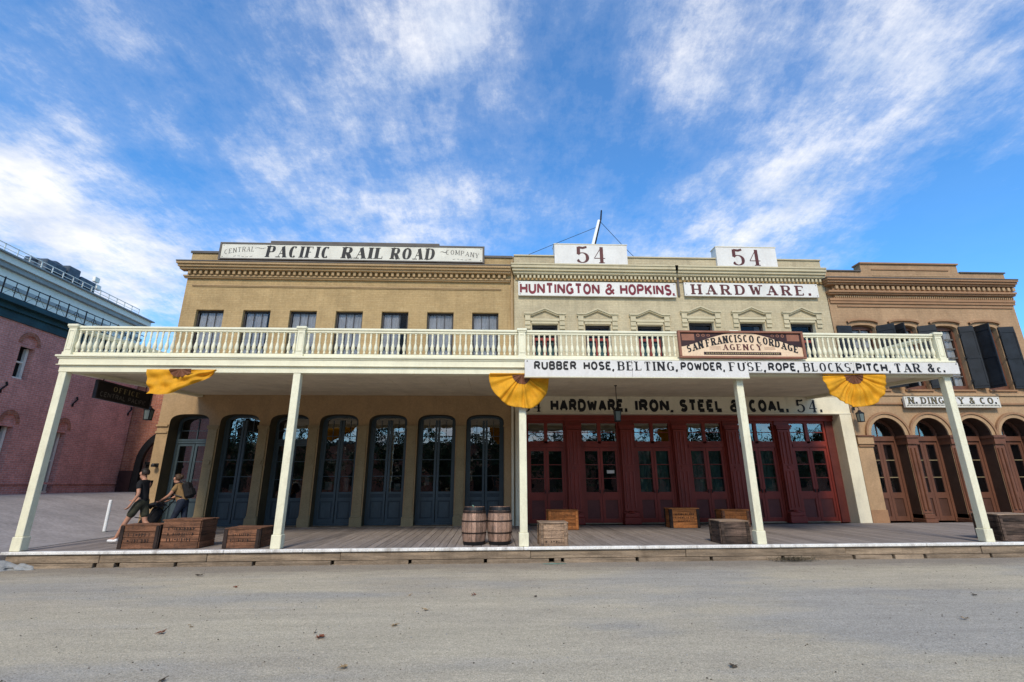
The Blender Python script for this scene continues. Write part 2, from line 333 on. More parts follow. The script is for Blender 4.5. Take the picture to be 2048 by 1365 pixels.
def tag(o, label, cat, group=None):
    o['label'] = label; o['category'] = cat
    if group: o['group'] = group
    return o
def inst(src, parent=None, loc=None, label=None, rz=None, name=None):
    def rec(o, par):
        c = o.copy(); COL.objects.link(c); c.parent = par
        for ch in kids.get(o.name, []): rec(ch, c)
        return c
    kids = {}
    for o in src.children_recursive: kids.setdefault(o.parent.name, []).append(o)
    c = rec(src, parent)
    if loc is not None: c.location = loc
    if rz is not None: c.rotation_euler.z = rz
    if label: c['label'] = label
    return c

# ------------------------------------------------------------------ lettering: painted strokes
def arc(cx, cz, rx, rz, a0, a1, n=12):
    return [(cx+rx*math.cos(R(a0+(a1-a0)*i/n)), cz+rz*math.sin(R(a0+(a1-a0)*i/n))) for i in range(n+1)]
G = {
 'A': (1.0, [([(0,0),(.5,1)],'0'), ([(.5,1),(1,0)],'0k'), ([(.18,.33),(.82,.33)],'')]),
 'B': (.85, [([(0,0),(0,1)],'s'), ([(0,1),(.5,1)]+arc(.6,.77,.36,.23,90,-90)+[(0,.54)],''), ([(.4,.54)]+arc(.62,.27,.38,.27,90,-90)+[(0,0)],'')]),
 'C': (.9, [(arc(.5,.5,.5,.5,50,310,20),'')]),
 'D': (.95, [([(0,0),(0,1)],'s'), ([(0,1),(.4,1)]+arc(.45,.5,.55,.5,90,-90,16)+[(0,0)],'')]),
 'E': (.8, [([(0,0),(0,1)],'s'), ([(0,1),(1,1)],'e'), ([(0,.52),(.75,.52)],''), ([(0,0),(1,0)],'e')]),
 'F': (.78, [([(0,0),(0,1)],'s'), ([(0,1),(1,1)],'e'), ([(0,.5),(.75,.5)],'')]),
 'G': (.95, [(arc(.5,.5,.5,.5,48,300,20)+[(.94,.14)],''), ([(.94,.0),(.94,.46)],''), ([(1.0,.46),(.6,.46)],'')]),
 'H': (.92, [([(0,0),(0,1)],'s'), ([(1,0),(1,1)],'s'), ([(0,.5),(1,.5)],'')]),
 'I': (0.0, [([(.5,0),(.5,1)],'s')]),
 'K': (.92, [([(0,0),(0,1)],'s'), ([(0,.4),(1,1)],''), ([(.35,.6),(1,0)],'0k')]),
 'L': (.78, [([(0,0),(0,1)],'s'), ([(0,0),(1,0)],'e')]),
 'M': (1.15, [([(0,0),(0,1)],'st'), ([(0,1),(.5,.15)],'k'), ([(.5,.15),(1,1)],''), ([(1,0),(1,1)],'s')]),
 'N': (.95, [([(0,0),(0,1)],'st'), ([(0,1),(1,0)],'k'), ([(1,0),(1,1)],'st')]),
 'O': (.95, [(arc(.5,.5,.5,.5,90,450,26),'')]),
 'P': (.85, [([(0,0),(0,1)],'s'), ([(0,1),(.5,1)]+arc(.6,.74,.4,.26,90,-90)+[(0,.48)],'')]),
 'R': (.9, [([(0,0),(0,1)],'s'), ([(0,1),(.5,1)]+arc(.58,.75,.36,.25,90,-90)+[(0,.5)],''), ([(.5,.5),(1,0)],'0k')]),
 'S': (.85, [(arc(.5,.755,.46,.245,30,270,12)+arc(.5,.255,.48,.255,90,-150,12)[1:],'')]),
 'T': (.9, [([(.5,0),(.5,1)],'0'), ([(0,1),(1,1)],'d')]),
 'U': (.92, [([(0,1)]+arc(.5,.38,.5,.38,180,360,12)+[(1,1)],'')]),
 'W': (1.3, [([(0,1),(.25,0)],'k1'), ([(.25,0),(.5,.85)],''), ([(.5,.85),(.75,0)],'k'), ([(.75,0),(1,1)],'1')]),
 'V': (.95, [([(0,1),(.5,0)],'k1'), ([(.5,0),(1,1)],'1')]),
 'Y': (.95, [([(0,1),(.5,.48)],'k1'), ([(1,1),(.5,.48)],'1'), ([(.5,.48),(.5,0)],'k0')]),
 '&': (1.05, [([(1,.0),(.28,.68)],'k'), (arc(.45,.8,.22,.2,200,-20,10)+[(.5,.55)]+arc(.36,.25,.34,.25,110,300,12)+[(1,.5)],'')]),
 '5': (1.05, [([(.12,.97),(.55,.93),(.92,1.0)],'m'), ([(.12,1),(.10,.52)],''), (arc(.46,.31,.50,.31,140,-155,22),'b')]),
 '4': (1.1, [([(.68,0),(.68,1)],'0K'), ([(.68,1),(0,.28)],''), ([(0,.28),(1,.28)],'')]),
 '.': (0.0, [([(.5,0),(.5,.10)],'K')]),
 ',': (0.0, [([(.5,.08),(.5,-.0),(.25,-.14)],'K')]),
 'c': (.6, [(arc(.5,.27,.5,.27,45,315,14),'')]),
 '-': (.5, [([(0,.5),(1,.5)],'')]),
}
def letters(mb, text, put, h, style='gothic', wt=.19, thin=.07, sx=1.0, mat='ink', gap=.16, width=None, wordgap=.42, slant=0.0, parent=None):
    """put(x,z,layer)->3D point. h cap height; text laid from x=0; returns width."""
    def adv(c):
        if c == ' ': return wordgap
        if c in '.,': return .0+wt
        return (G[c][0] if G[c][0] else .0)*sx*.72+wt*(1 if G[c][0] else 1)
    serif = .10 if style == 'roman' else 0
    tot = sum(adv(c)+gap+(2*serif if c not in ' .,' else 0) for c in text)-gap
    k = (width/(tot*h)) if width else 1.0
    x = 0.0
    if slant:
        put0 = put; put = lambda X_, Z_, l_: put0(X_+Z_*slant, Z_, l_)
    for c in text:
        a = adv(c); s = serif if c not in ' .,' else 0
        if c != ' ':
            if parent is not None: mb = MB()
            w, strokes = G[c]; iw = a-wt; x0 = x+s+wt/2
            for li, (pl, fl) in enumerate(strokes):
                pts = []
                for (px, pz) in pl:
                    th = thin if style == 'roman' else wt
                    pts.append((x0+(px*iw if w else 0), (wt*.5+pz*(1-wt)) if style != 'roman' else (thin/2+pz*(1-thin))))
                if not w and c in '.,': pts = [(x0, q) for (_, q) in pts] if c == '.' else [(x0, .16), (x0, .02), (x0-.12, -.10)]
                if c == '.': pts = [(x0, 0), (x0, wt*.95)]
                L = []; Rr = []
                n = len(pts)
                for i in range(n):
                    p0 = pts[max(i-1, 0)]; p1 = pts[min(i+1, n-1)]
                    dx, dz = p1[0]-p0[0], p1[1]-p0[1]; ln = math.hypot(dx, dz) or 1; dx /= ln; dz /= ln
                    if style == 'roman':
                        if n == 2:
                            t = wt if ('k' in fl or 'K' in fl or (abs(dx) < .15)) else thin
                            if abs(dz) < .1 and 'k' not in fl: t = thin
                        else: t = thin+(wt-thin)*abs(dz)**1.6
                        if c in '.,': t = wt
                    else: t = wt
                    if style == 'roman' and n > 6 and i in (0, n-1) and 'b' not in fl: t = max(t, wt*.5)
                    if 'b' in fl and i >= n-3: t = wt*(.55, .75, .6)[i-n+3]
                    if 'm' in fl: t = wt*.55
                    nx, nz = -dz*t/2, dx*t/2
                    L.append((pts[i][0]+nx, pts[i][1]+nz)); Rr.append((pts[i][0]-nx, pts[i][1]-nz))
                lay = li
                vs = [put(p[0]*h*k, p[1]*h, lay) for p in L]+[put(p[0]*h*k, p[1]*h, lay) for p in Rr]
                mb.add(vs, [(i, i+1, n+i+1, n+i) for i in range(n-1)], mat)
                if style == 'roman':
                    def ser(cx, cz, wd, hh, l):
                        mb.add([put((cx-wd)*h*k, (cz-hh)*h, l), put((cx+wd)*h*k, (cz-hh)*h, l), put((cx+wd)*h*k, (cz+hh)*h, l), put((cx-wd)*h*k, (cz+hh)*h, l)], [(0,1,2,3)], mat)
                    ends = [pts[0], pts[-1]]
                    for e in ends:
                        low = e[1] < .2; top = e[1] > .8
                        if ('s' in fl and (low or top)) or ('0' in fl and low) or ('1' in fl and top):
                            ser(e[0], thin/2 if low else 1-thin/2, wt*.5+serif*.9, thin*.55, 5+li)
                    if 'e' in fl: ser(pts[-1][0], .5*thin+.09 if pts[-1][1] < .5 else 1-.5*thin-.09, thin*.5, .10, 9)
                    if 'd' in fl:
                        for e in ends: ser(e[0], 1-.5*thin-.1, thin*.5, .11, 9+li)
            if parent is not None: mb.obj('letter', parent)
        x += a+gap+2*s
    return (x-gap)*h*k
def sign_text(parent, text, x0, x1, z0, h, y, mat='ink', name='lettering', **k):
    letters(None, text, lambda x, z, l: (x0+x, y-.004-.0006*l, z0+z), h, mat=mat, width=x1-x0, parent=parent, **k)
FY = 16.93      # the plane of the shop fronts
# ------------------------------------------------------------------ ground
def smooth(t): t = max(0, min(1, t)); return t*t*(3-2*t)
ST = -0.312
def gz(x, y):
    za = 1.02*smooth((-10.5-x)/6.8)
    if x > -10.35 and y > 11.2: za = 0
    s = smooth((y-10.95)/(.35+3*za)); a = ST*(1-s)+s*za
    if x > -10.3: a = ST if x > -10.16 else ST+(a-ST)*(-10.16-x)/.14
    return a
xs = [-400,-150,-60,-40,-30,-24]+[-20+i*.5 for i in range(18)]+[-11+i*.1 for i in range(8)]+[-10.3,-10.16,-9,-4,2,8,14,20,30,60,150,400]
ys = [-400,-150,-60,-30,-15,-6,0,3,6,8,9.5,10.4,10.8,10.95,11.05,11.15,11.25,11.35,11.6,12,12.5,13,14,15,16,18,20,22,24,26,30,40,80,200,500]
mb = MB(); vs = [(x, y, gz(x, y)) for y in ys for x in xs]; nx = len(xs)
fs = []; fa = []
for j in range(len(ys)-1):
    for i in range(nx-1):
        cx, cy = (xs[i]+xs[i+1])/2, (ys[j]+ys[j+1])/2
        (fa if (cx < -10.16 and cy > 11.0) else fs).append((j*nx+i, j*nx+i+1, (j+1)*nx+i+1, (j+1)*nx+i))
mb.add(vs, fs, 'ground').obj('street', kind='structure')
MB().add(vs, fa, 'alley').obj('alley_paving', kind='structure')

# ------------------------------------------------------------------ boardwalk
bw = bpy.data.objects.new('boardwalk', None); COL.objects.link(bw); bw['kind'] = 'structure'
pk = MB().cbox(-.093, .093, -2.735, 2.735, -.05, 0, 'plank', .006).mesh('plank')
x = -10.08; i = 0
while x < 22.5:
    o = bpy.data.objects.new('plank', pk); COL.objects.link(o); o.parent = bw
    o.location = (x, 14.19, rnd.uniform(-.003, .003)); o.rotation_euler = (0, R(rnd.uniform(-.35, .35)), 0)
    x += .196; i += 1
MB().box(-10.15, 22.5, 11.7, 16.9, -.2, -.055, 'dark').obj('joist_bed', bw)
random.seed(3)
xx = -10.2; segs = [-10.2, -5.65, -4.0, -1.2, .75, 3.3, 6.5, 9.9, 12.9, 17, 22.5]
for a, c in zip(segs[:-1], segs[1:]):
    MB().cbox(a+.003, c-.003, 11.32, 11.45, -.052, .012, 'edge', .012).obj('edge_board', bw)
def kerb(lst, z0, z1, y0, name):
    for a, c in zip(lst[:-1], lst[1:]):
        dy = rnd.uniform(-.012, .012)
        MB().cbox(a+.004, c-.004, y0+dy, y0+.12, z0, z1+rnd.uniform(-.004, .0), 'timber', .008).obj(name, bw)
kerb([-10.1,-8.2,-6.0,-3.2,.9,4.35,8.0,11.2,14.8,19,22.5], -.222, -.058, 11.37, 'kerb_beam')
holes = []
for px in (190, 234, 352, 508, 665, 820, 971, 1103, 1125, 1274, 1422, 1565, 1707, 1786, 1849, 1981):
    t = (px-1024)/FPX; holes.append((11.4*(t*math.cos(YAW)*.93+math.sin(YAW)))/(math.cos(YAW)-t*.93*math.sin(YAW)) if 0 else None)
def xat(px, y, z):      # where a column of the picture meets a line of the kerb (used once, to lay out the kerb gaps)
    lo, hi = -16, 20
    for _ in range(40):
        m_ = (lo+hi)/2; P = Vector((m_, y, z-CAMH)); u = 1024+FPX*P.dot(R2)/P.dot(F)
        if u < px: lo = m_
        else: hi = m_
    return m_
hx = [xat(px, 11.37, -.24) for px in (190, 234, 352, 508, 665, 820, 971, 1103, 1125, 1274, 1422, 1565, 1707, 1786, 1849, 1981)]
cuts = [-10.1]+hx+[16.2, 19, 22.5]; big = {1, 7}
for k, (a, c) in enumerate(zip(cuts[:-1], cuts[1:])):
    wl = .06 if (k-1) in big else (.035 if k > 0 else 0); wr = .06 if k in big else (.035 if k < len(hx) else 0)
    MB().cbox(a+wl, c-wr, 11.355+rnd.uniform(-.01, .01), 11.5, -.312-.05, -.228, 'timber', .008).obj('kerb_beam', bw)
MB().box(-10.1, 22.5, 11.52, 11.56, -.36, -.06, 'dark').obj('kerb_backing', bw)

# ------------------------------------------------------------------ wall builder
def arch_pts(x0, x1, zs, zt, n=2.0, N=18):
    xc, a, bb = (x0+x1)/2, (x1-x0)/2, zt-zs; out = []
    for i in range(N+1):
        t = math.pi*(1-i/N); c, s_ = math.cos(t), math.sin(t)
        out.append((xc+a*math.copysign(abs(c)**(2/n), c), zs+bb*abs(s_)**(2/n)))
    return out
def facade(mb, x0, x1, z0, z1, y, ops, m, depth=.3, rm=None):
    """ops: (x0,x1,z0,z1[,spring,n]) openings"""
    rm = rm or m
    X = sorted({x0, x1, *[o[0] for o in ops], *[o[1] for o in ops]}); Z = sorted({z0, z1, *[o[2] for o in ops], *[o[3] for o in ops]})
    X = [q for q in X if x0-1e-6 <= q <= x1+1e-6]
    for a, c in zip(X[:-1], X[1:]):
        for d, e in zip(Z[:-1], Z[1:]):
            mx, mz = (a+c)/2, (d+e)/2
            if any(o[0] < mx < o[1] and o[2] < mz < o[3] for o in ops): continue
            mb.quad((a,y,d),(c,y,d),(c,y,e),(a,y,e), m)
    for o in ops:
        a, c, d, e = o[:4]; Y2 = y+depth; zs = o[4] if len(o) > 4 else e
        mb.quad((a,y,d),(a,Y2,d),(a,Y2,zs),(a,y,zs), rm); mb.quad((c,Y2,d),(c,y,d),(c,y,zs),(c,Y2,zs), rm)
        if d > z0+.02: mb.quad((a,y,d),(c,y,d),(c,Y2,d),(a,Y2,d), rm)
        if len(o) > 4:
            P = arch_pts(a, c, zs, e, o[5])
            for (pa, qa), (pb, qb) in zip(P[:-1], P[1:]):
                mb.quad((pa,y,qa),(pb,y,qb),(pb,y,e),(pa,y,e), m)
                mb.quad((pa,y,qa),(pa,Y2,qa),(pb,Y2,qb),(pb,y,qb), rm)
        else: mb.quad((a,y,e),(a,Y2,e),(c,Y2,e),(c,y,e), rm)
def shell(mb, x0, x1, z0, z1, y, m, deep=14):
    Y2 = y+deep
    mb.quad((x0,Y2,z0),(x0,y,z0),(x0,y,z1),(x0,Y2,z1), m); mb.quad((x1,y,z0),(x1,Y2,z0),(x1,Y2,z1),(x1,y,z1), m)
    mb.quad((x1,Y2,z0),(x0,Y2,z0),(x0,Y2,z1),(x1,Y2,z1), m)
def archband(mb, outer, inner, y0, y1, m):
    """solid ring between two arch outlines with the same number of points"""
    n = len(outer)
    for i in range(n-1):
        a, b_, c, d = outer[i], outer[i+1], inner[i+1], inner[i]
        mb.quad((a[0],y0,a[1]),(b_[0],y0,b_[1]),(c[0],y0,c[1]),(d[0],y0,d[1]), m)
        mb.quad((d[0],y0,d[1]),(c[0],y0,c[1]),(c[0],y1,c[1]),(d[0],y1,d[1]), m)
        mb.quad((a[0],y0,a[1]),(a[0],y1,a[1]),(b_[0],y1,b_[1]),(b_[0],y0,b_[1]), m)
def archpane(mb, x0, x1, z0, zs, zt, y, m, n=2.0):
    P = arch_pts(x0, x1, zs, zt, n); xc = (x0+x1)/2
    for (pa, qa), (pb, qb) in zip(P[:-1], P[1:]): mb.quad((pa,y,z0),(pb,y,z0),(pb,y,qb),(pa,y,qa), m)

def curtain(x0, x1, z0, z1, y, m, folds=9, amp=.02):
    mb = MB(); n = folds*6; pts = []
    for i in range(n+1):
        t = i/n; pts.append((x0+(x1-x0)*t, y+amp*math.sin(t*folds*2*math.pi)+amp*.4*math.sin(t*13+x0)))
    vs = [(p[0], p[1], z0) for p in pts]+[(p[0], p[1], z1) for p in pts]
    return mb.add(vs, [(i, i+1, n+2+i, n+1+i) for i in range(n)], m)

# ------------------------------------------------------------------ building 1: tan railroad office
b1 = thing('tan_brick_building', 'tan painted brick building with seven arched blue openings under the balcony', 'building', 'shop buildings along the boardwalk')
UW = [-10.72+1.667*i for i in range(7)]; LW = [-10.88+1.673*i for i in range(7)]
ops = [(a, a+.98, 4.75, 7.46) for a in UW]
mb = MB(); facade(mb, -11.26, .83, 4.32, 9.78, FY, ops, 'tan_brick', .2)
shell(mb, -11.26, .83, -.3, 9.78, FY, 'tan_brick'); mb.quad((-11.26,FY,9.78),(.83,FY,9.78),(.83,FY+.35,9.78),(-11.26,FY+.35,9.78), 'roof_trim')
mb.box(-8.38, -2.08, FY+.003, FY+.35, 9.782, 10.17, 'tan_brick')
mb.quad((-11.26,FY+.35,9.2),(.83,FY+.35,9.2),(.83,FY+.35,9.78),(-11.26,FY+.35,9.78), 'tan_brick'); mb.quad((-11.26,FY+.35,9.2),(.83,FY+.35,9.2),(.83,FY+14,9.2),(-11.26,FY+14,9.2), 'roof_trim')
mb.obj('wall', b1)
ops = [(a, a+1.31, -.3, 3.66, 3.34, 3.0) for a in LW]
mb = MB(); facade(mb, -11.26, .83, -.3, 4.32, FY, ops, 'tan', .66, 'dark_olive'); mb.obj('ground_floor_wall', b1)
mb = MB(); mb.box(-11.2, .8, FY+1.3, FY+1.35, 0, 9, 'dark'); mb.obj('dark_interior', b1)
mb = MB(); mb.box(-11.30, .80, FY-.05, FY-.002, 9.70, 9.785, 'roof_trim'); mb.obj('coping', b1); MB().box(-8.42, -2.04, FY-.05, FY+.38, 10.172, 10.25, 'roof_trim').obj('coping', b1)
def prof(name, parent, x0, x1, layers, y=FY, m='tan'):
    """cornice of stacked mouldings: layers (z0,z1,projection)"""
    mb = MB()
    for l in layers:
        z0, z1, pr = l[:3]; mm = l[3] if len(l) > 3 else m; e = pr*.6
        mb.box(x0-e, x1+e*.0, y-pr, y-.001, z0, z1, mm)
    return mb.obj(name, parent)
prof('cornice', b1, -11.28, .70, [(9.20,9.24,.42,'roof_trim'),(9.12,9.199,.40),(9.03,9.119,.34),(8.95,9.029,.27),(8.72,8.77,.13),(8.67,8.719,.09)])
prof('frieze_moulding', b1, -11.0, .36, [(8.385,8.43,.05),(8.35,8.384,.03)])
dm = MB().cbox(-.048, .048, -.12, 0, 0, .155, 'tan', .006).mesh('dentil')
for i in range(59):
    o = bpy.data.objects.new('dentil', dm); COL.objects.link(o); o.parent = b1; o.location = (-11.12+.2*i, FY-.08, 8.79)
MB().box(-11.24, .72, FY-.08, FY-.001, 8.771, 8.949, 'tan_dark').obj('dentil_backing', b1)
# upper windows
def upper_window(parent, x, w, z0, z1, fm, cm, kind='curtain'):
    y = FY+.13
    mb = MB(); t = .06
    mb.box(x, x+t, y, y+.06, z0, z1, fm); mb.box(x+w-t, x+w, y, y+.06, z0, z1, fm); mb.box(x+t, x+w-t, y, y+.06, z1-t, z1, fm); mb.box(x+t, x+w-t, y, y+.06, z0, z0+t, fm)
    zm = z0+(z1-z0)*.5; mb.box(x+t, x+w-t, y+.0, y+.055, zm-.03, zm+.03, fm)
    f = mb.obj('window', parent)
    mu = MB()
    for k in (1, 2): q = x+t+(w-2*t)*k/3; mu.box(q-.011, q+.011, y+.012, y+.036, z0+t+.002, z1-t-.002, fm)
    for zz in (zm+(z1-zm)*.5, z0+(zm-z0)*.5): mu.box(x+t, x+w-t, y+.014, y+.034, zz-.011, zz+.011, fm)
    mu.obj('muntin', f)
    MB().quad((x+t,y+.04,z0+t),(x+w-t,y+.04,z0+t),(x+w-t,y+.04,z1-t),(x+t,y+.04,z1-t),'glassup').obj('pane', f)
    if cm: curtain(x+t+.01, x+w-t-.01, z0+t, z1-t, y+.085, cm, 8, .016).obj('curtain', f, smooth=True)
    return f
w0 = upper_window(b1, 0, .98, 4.75, 7.46, 'darkframe', 'curtain')
for i, a in enumerate(UW):
    o = w0 if i == 0 else inst(w0, b1); o.location.x = a
    if i in (1, 4):
        for c in o.children:
            if c.name.startswith('curtain'): c.scale.x = .72 if i == 4 else .88
# stone sills and brick surround lines
for a in UW:
    MB().box(a-.05, a+1.03, FY-.04, FY+.03, 4.68, 4.748, 'tan').obj('sill', b1)
# piers: caps, pedestals and mid bands
def pier(x0, x1):
    mb = MB(); mb.box(x0+.04, x1-.04, FY-.05, FY-.002, .36, 3.16, 'olive'); p = mb.obj('pier', b1)
    MB().cbox(x0-.02, x1+.02, FY-.11, FY-.002, 0, .30, 'olive', .01).box(x0+.01, x1-.01, FY-.08, FY-.002, .301, .358, 'olive').obj('pedestal', p)
    MB().box(x0-.012, x1+.012, FY-.075, FY-.002, 3.161, 3.21, 'olive').box(x0-.012, x1+.012, FY-.095, FY-.002, 3.211, 3.27, 'olive').obj('capital', p)
    MB().box(x0+.02, x1-.02, FY-.075, FY-.051, 1.93, 1.97, 'olive').box(x0+.09, x1-.09, FY-.085, FY-.051, 1.99, 2.1, 'olive').box(x0+.02, x1-.02, FY-.075, FY-.051, 2.12, 2.16, 'olive').obj('band', p)
for i in range(6): pier(LW[i]+1.31+.005, LW[i+1]-.005)
mb = MB(); mb.box(-11.28, -10.9, FY-.04, FY-.002, 3.02, 3.07, 'tan'); mb.box(-11.28, -10.9, FY-.06, FY-.002, 3.24, 3.3, 'tan'); mb.obj('impost', b1)
MB().box(.44, .8, FY-.04, FY-.002, 3.24, 3.29, 'tan').box(.50, .78, FY-.03, FY-.002, .0, 3.2, 'tan').obj('impost', b1)
# arched doors and windows of the ground floor
def arched_unit(i):
    x0 = LW[i]+.002; x1 = LW[i]+1.308; door = i in (0, 2); y = FY+(.52 if door else .34)
    t = .07; zs, zt, n = 3.34, 3.655, 3.0
    o = arch_pts(x0, x1, zs, zt, n); inn = arch_pts(x0+t, x1-t, zs, zt-t, n)
    mb = MB(); archband(mb, o, inn, y, y+.1, 'blue')
    mb.box(x0, x0+t, y, y+.1, 0, zs, 'blue'); mb.box(x1-t, x1, y, y+.1, 0, zs, 'blue'); mb.box(x0+t, x1-t, y+.002, y+.1, 0, .09, 'blue')
    f = mb.obj('door' if door else 'arched_window', b1)
    xc = (x0+x1)/2
    if door:
        MB().box(x0+t, x1-t, y-.01, y+.09, 2.72, 2.86, 'blue').box(x0+t, x1-t, y-.03, y-.01, 2.80, 2.83, 'blue').obj('transom_bar', f)
        MB().box(xc-.012, xc+.012, y+.03, y+.06, 2.862, 3.56, 'blue').obj('muntin', f); MB().box(x0+t, x1-t, y+.032, y+.058, 3.14, 3.16, 'blue').obj('muntin', f)
        top = 2.72
    else: top = None
    # leaves
    for s in (0, 1):
        a, c = (x0+t, xc-.012) if s == 0 else (xc+.012, x1-t)
        zt_ = 2.718 if door else 3.5
        mb = MB(); st = .075
        mb.box(a, a+st, y+.02, y+.075, .092, zt_, 'blue'); mb.box(c-st, c, y+.02, y+.075, .092, zt_, 'blue')
        for (q0, q1) in ((.092, .22), (.80, .90)): mb.box(a+st, c-st, y+.02, y+.075, q0, q1, 'blue')
        if door: mb.box(a+st, c-st, y+.02, y+.075, zt_-.09, zt_, 'blue')
        else: mb.box(a+st, c-st, y+.02, y+.075, 1.02, 1.09, 'blue')
        lf = mb.obj('leaf', f)
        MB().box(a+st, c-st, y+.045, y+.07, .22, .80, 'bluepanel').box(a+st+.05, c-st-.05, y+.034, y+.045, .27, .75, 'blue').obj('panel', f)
        z0 = .90 if door else 1.09
        lv = (1.5, 2.1) if door else (1.6, 2.15, 2.95)
        bars(f, [(a+st, c-st, y+.035, y+.06, q-.011, q+.011) for q in lv], 'blue')
        if not door: q = (a+c)/2; bars(f, [(q-.01, q+.01, y+.037, y+.058, 2.7, 3.5)], 'blue'); bars(f, [(a+st, c-st, y+.0365, y+.0585, 0.90, 1.02)], 'bluepanel', 'panel')
        if door: MB().quad((a+st,y+.05,z0),(c-st,y+.05,z0),(c-st,y+.05,zt_-.09),(a+st,y+.05,zt_-.09),'glass').obj('pane', f)
    mb = MB(); archpane(mb, x0+t*.6, x1-t*.6, 2.86 if door else 1.09, zs, zt-t*.6, y+.062, 'glass', n); mb.obj('pane', f)
    return f
U_ = [arched_unit(i) for i in range(7)]
for i, a, c, d, e in ((3, .18, .42, 1.15, 1.42), (3, .82, .98, 1.12, 1.55), (4, .55, .78, 1.2, 1.5), (4, .86, 1.08, 1.12, 1.36), (1, .3, .5, 1.1, 1.35), (5, .25, .4, 1.3, 1.6)):
    MB().cbox(LW[i]+a, LW[i]+c, FY+.62, FY+.66, d, e, 'lampglass', .006).obj('display_card', U_[i])
for i in (0, 2): MB().lathe([(.004,-.03),(.022,-.02),(.028,0),(.022,.02),(.004,.03)], 'gold', 10, (LW[i]+.72, FY+.50, 1.02)).obj('knob', U_[i])
# threshold step under the blue doors, downpipe, wall camera
MB().box(-11.2, .8, FY-.16, FY+.9, .0005, .022, 'timber').obj('threshold', b1)
mb = MB(); mb.tube([(.76, FY-.07, 0), (.76, FY-.07, 4.2)], .045, 'cream', 10)
mb.tube([(.76, FY-.07, 4.6), (.76, FY-.07, 9.6)], .04, 'tan', 10); mb.obj('downpipe', b1)
c_ = MB().box(-.05, .05, -.02, 0, -.06, .06, 'iron').tube([(0,-.02,0),(0,-.12,.0)], .02, 'iron').lathe([(.07,-.06),(.075,-.0),(.05,.05)], 'iron', 12, (0,-.17,0)).obj('wall_camera', None, loc=(-11.02, FY, 1.97))
tag(c_, 'small black dome camera on the tan corner pier beside the first arched door', 'camera')

# ------------------------------------------------------------------ building 2: cream hardware store
b2 = thing('cream_brick_building', 'two-storey cream painted brick hardware store with dark red storefront under the balcony', 'building', 'shop buildings along the boardwalk')
UW2 = [(1.51, 7.04), (3.50, 7.04), (5.48, 7.04), (7.45, 7.19), (9.43, 7.19), (11.40, 7.19)]
ops = [(a, a+.96, 4.75, z) for a, z in UW2]
mb = MB(); facade(mb, .85, 13.05, 4.32, 9.80, FY, ops, 'cream_brick', .22, 'cream'); shell(mb, .85, 13.05, -.3, 9.8, FY, 'cream_brick')
mb.quad((.85,FY+.35,9.2),(13.05,FY+.35,9.2),(13.05,FY+.35,9.8),(.85,FY+.35,9.8),'cream'); mb.quad((.85,FY+.35,9.2),(13.05,FY+.35,9.2),(13.05,FY+14,9.2),(.85,FY+14,9.2),'roof_trim'); mb.obj('wall', b2)
mb = MB(); facade(mb, .85, 13.05, -.3, 4.32, FY, [(1.0, 12.6, -.3, 3.70)], 'cream', .5); mb.obj('ground_floor_wall', b2)
MB().box(.9, 13.0, FY+1.3, FY+1.35, 0, 9, 'dark').obj('dark_interior', b2)
MB().box(.84, 13.07, FY-.05, FY+.38, 9.802, 9.85, 'cream_wall').obj('coping', b2)
for (a, c) in ((.93, 7.14), (7.24, 13.0)):
    prof('cornice', b2, a, c, [(9.30,9.35,.36),(9.19,9.299,.33),(9.09,9.189,.27),(9.0,9.089,.2),(8.97,8.999,.15)], m='cream_wall')
    prof('dentil_backing', b2, a, c, [(8.79,8.969,.05)], m='tan_dark')
MB().box(7.15, 7.23, FY-.06, FY-.002, 8.2, 9.3, 'roof_trim').obj('cornice_joint', b2)
dm = MB().cbox(-.04, .04, -.10, 0, 0, .12, 'cream_wall', .006).mesh('dentil')
for i in range(77):
    x = 1.0+.1555*i
    if 7.12 < x < 7.27: continue
    o = bpy.data.objects.new('dentil', dm); COL.objects.link(o); o.parent = b2; o.location = (x, FY-.05, 8.835)
def hood(x, zt):
    """pedimented window hood: open gable line, lintel moulding, keyed ears"""
    mb = MB(); y = FY; m = 'cream_wall'
    zr = zt+.36; pts = [(x-.30, zr), (x+.02, zr), (x+.48, zr+.20), (x+.94, zr), (x+1.26, zr)]
    for (a, za), (c, zc_) in zip(pts[:-1], pts[1:]):
        for pr, d0, d1 in ((.12, 0, .05), (.08, -.05, -.001)):
            mb.hexa([(a,y-pr,za+d0),(c,y-pr,zc_+d0),(c,y-.002,zc_+d0),(a,y-.002,za+d0),(a,y-pr,za+d1),(c,y-pr,zc_+d1),(c,y-.002,zc_+d1),(a,y-.002,za+d1)], m)
    h = mb.obj('window_hood', b2)
    mb = MB(); mb.box(x-.06, x+1.02, y-.07, y-.002, zt+.10, zt+.19, m); mb.box(x-.02, x+.98, y-.045, y-.002, zt, zt+.099, m); mb.obj('lintel', h)
    for s in (0, 1):
        mb = MB()
        a, c = (x-.26, x-.065) if s == 0 else (x+1.025, x+1.22)
        mb.box(a, c, y-.09, y-.002, zt+.12, zt+.30, m); mb.box(a, c, y-.06, y-.002, zt-.02, zt+.119, m); mb.box(a, c, y-.09, y-.002, zt-.06, zt-.021, m)
        mb.box(a, c, y-.05, y-.002, zt-.2, zt-.061, m); mb.obj('keystone_ear', h)
    return h
h0 = hood(1.51, 7.04)
for i, (a, z) in enumerate(UW2):
    if i:
        o = inst(h0, b2); o.location = (a-1.51, 0, z-7.04)
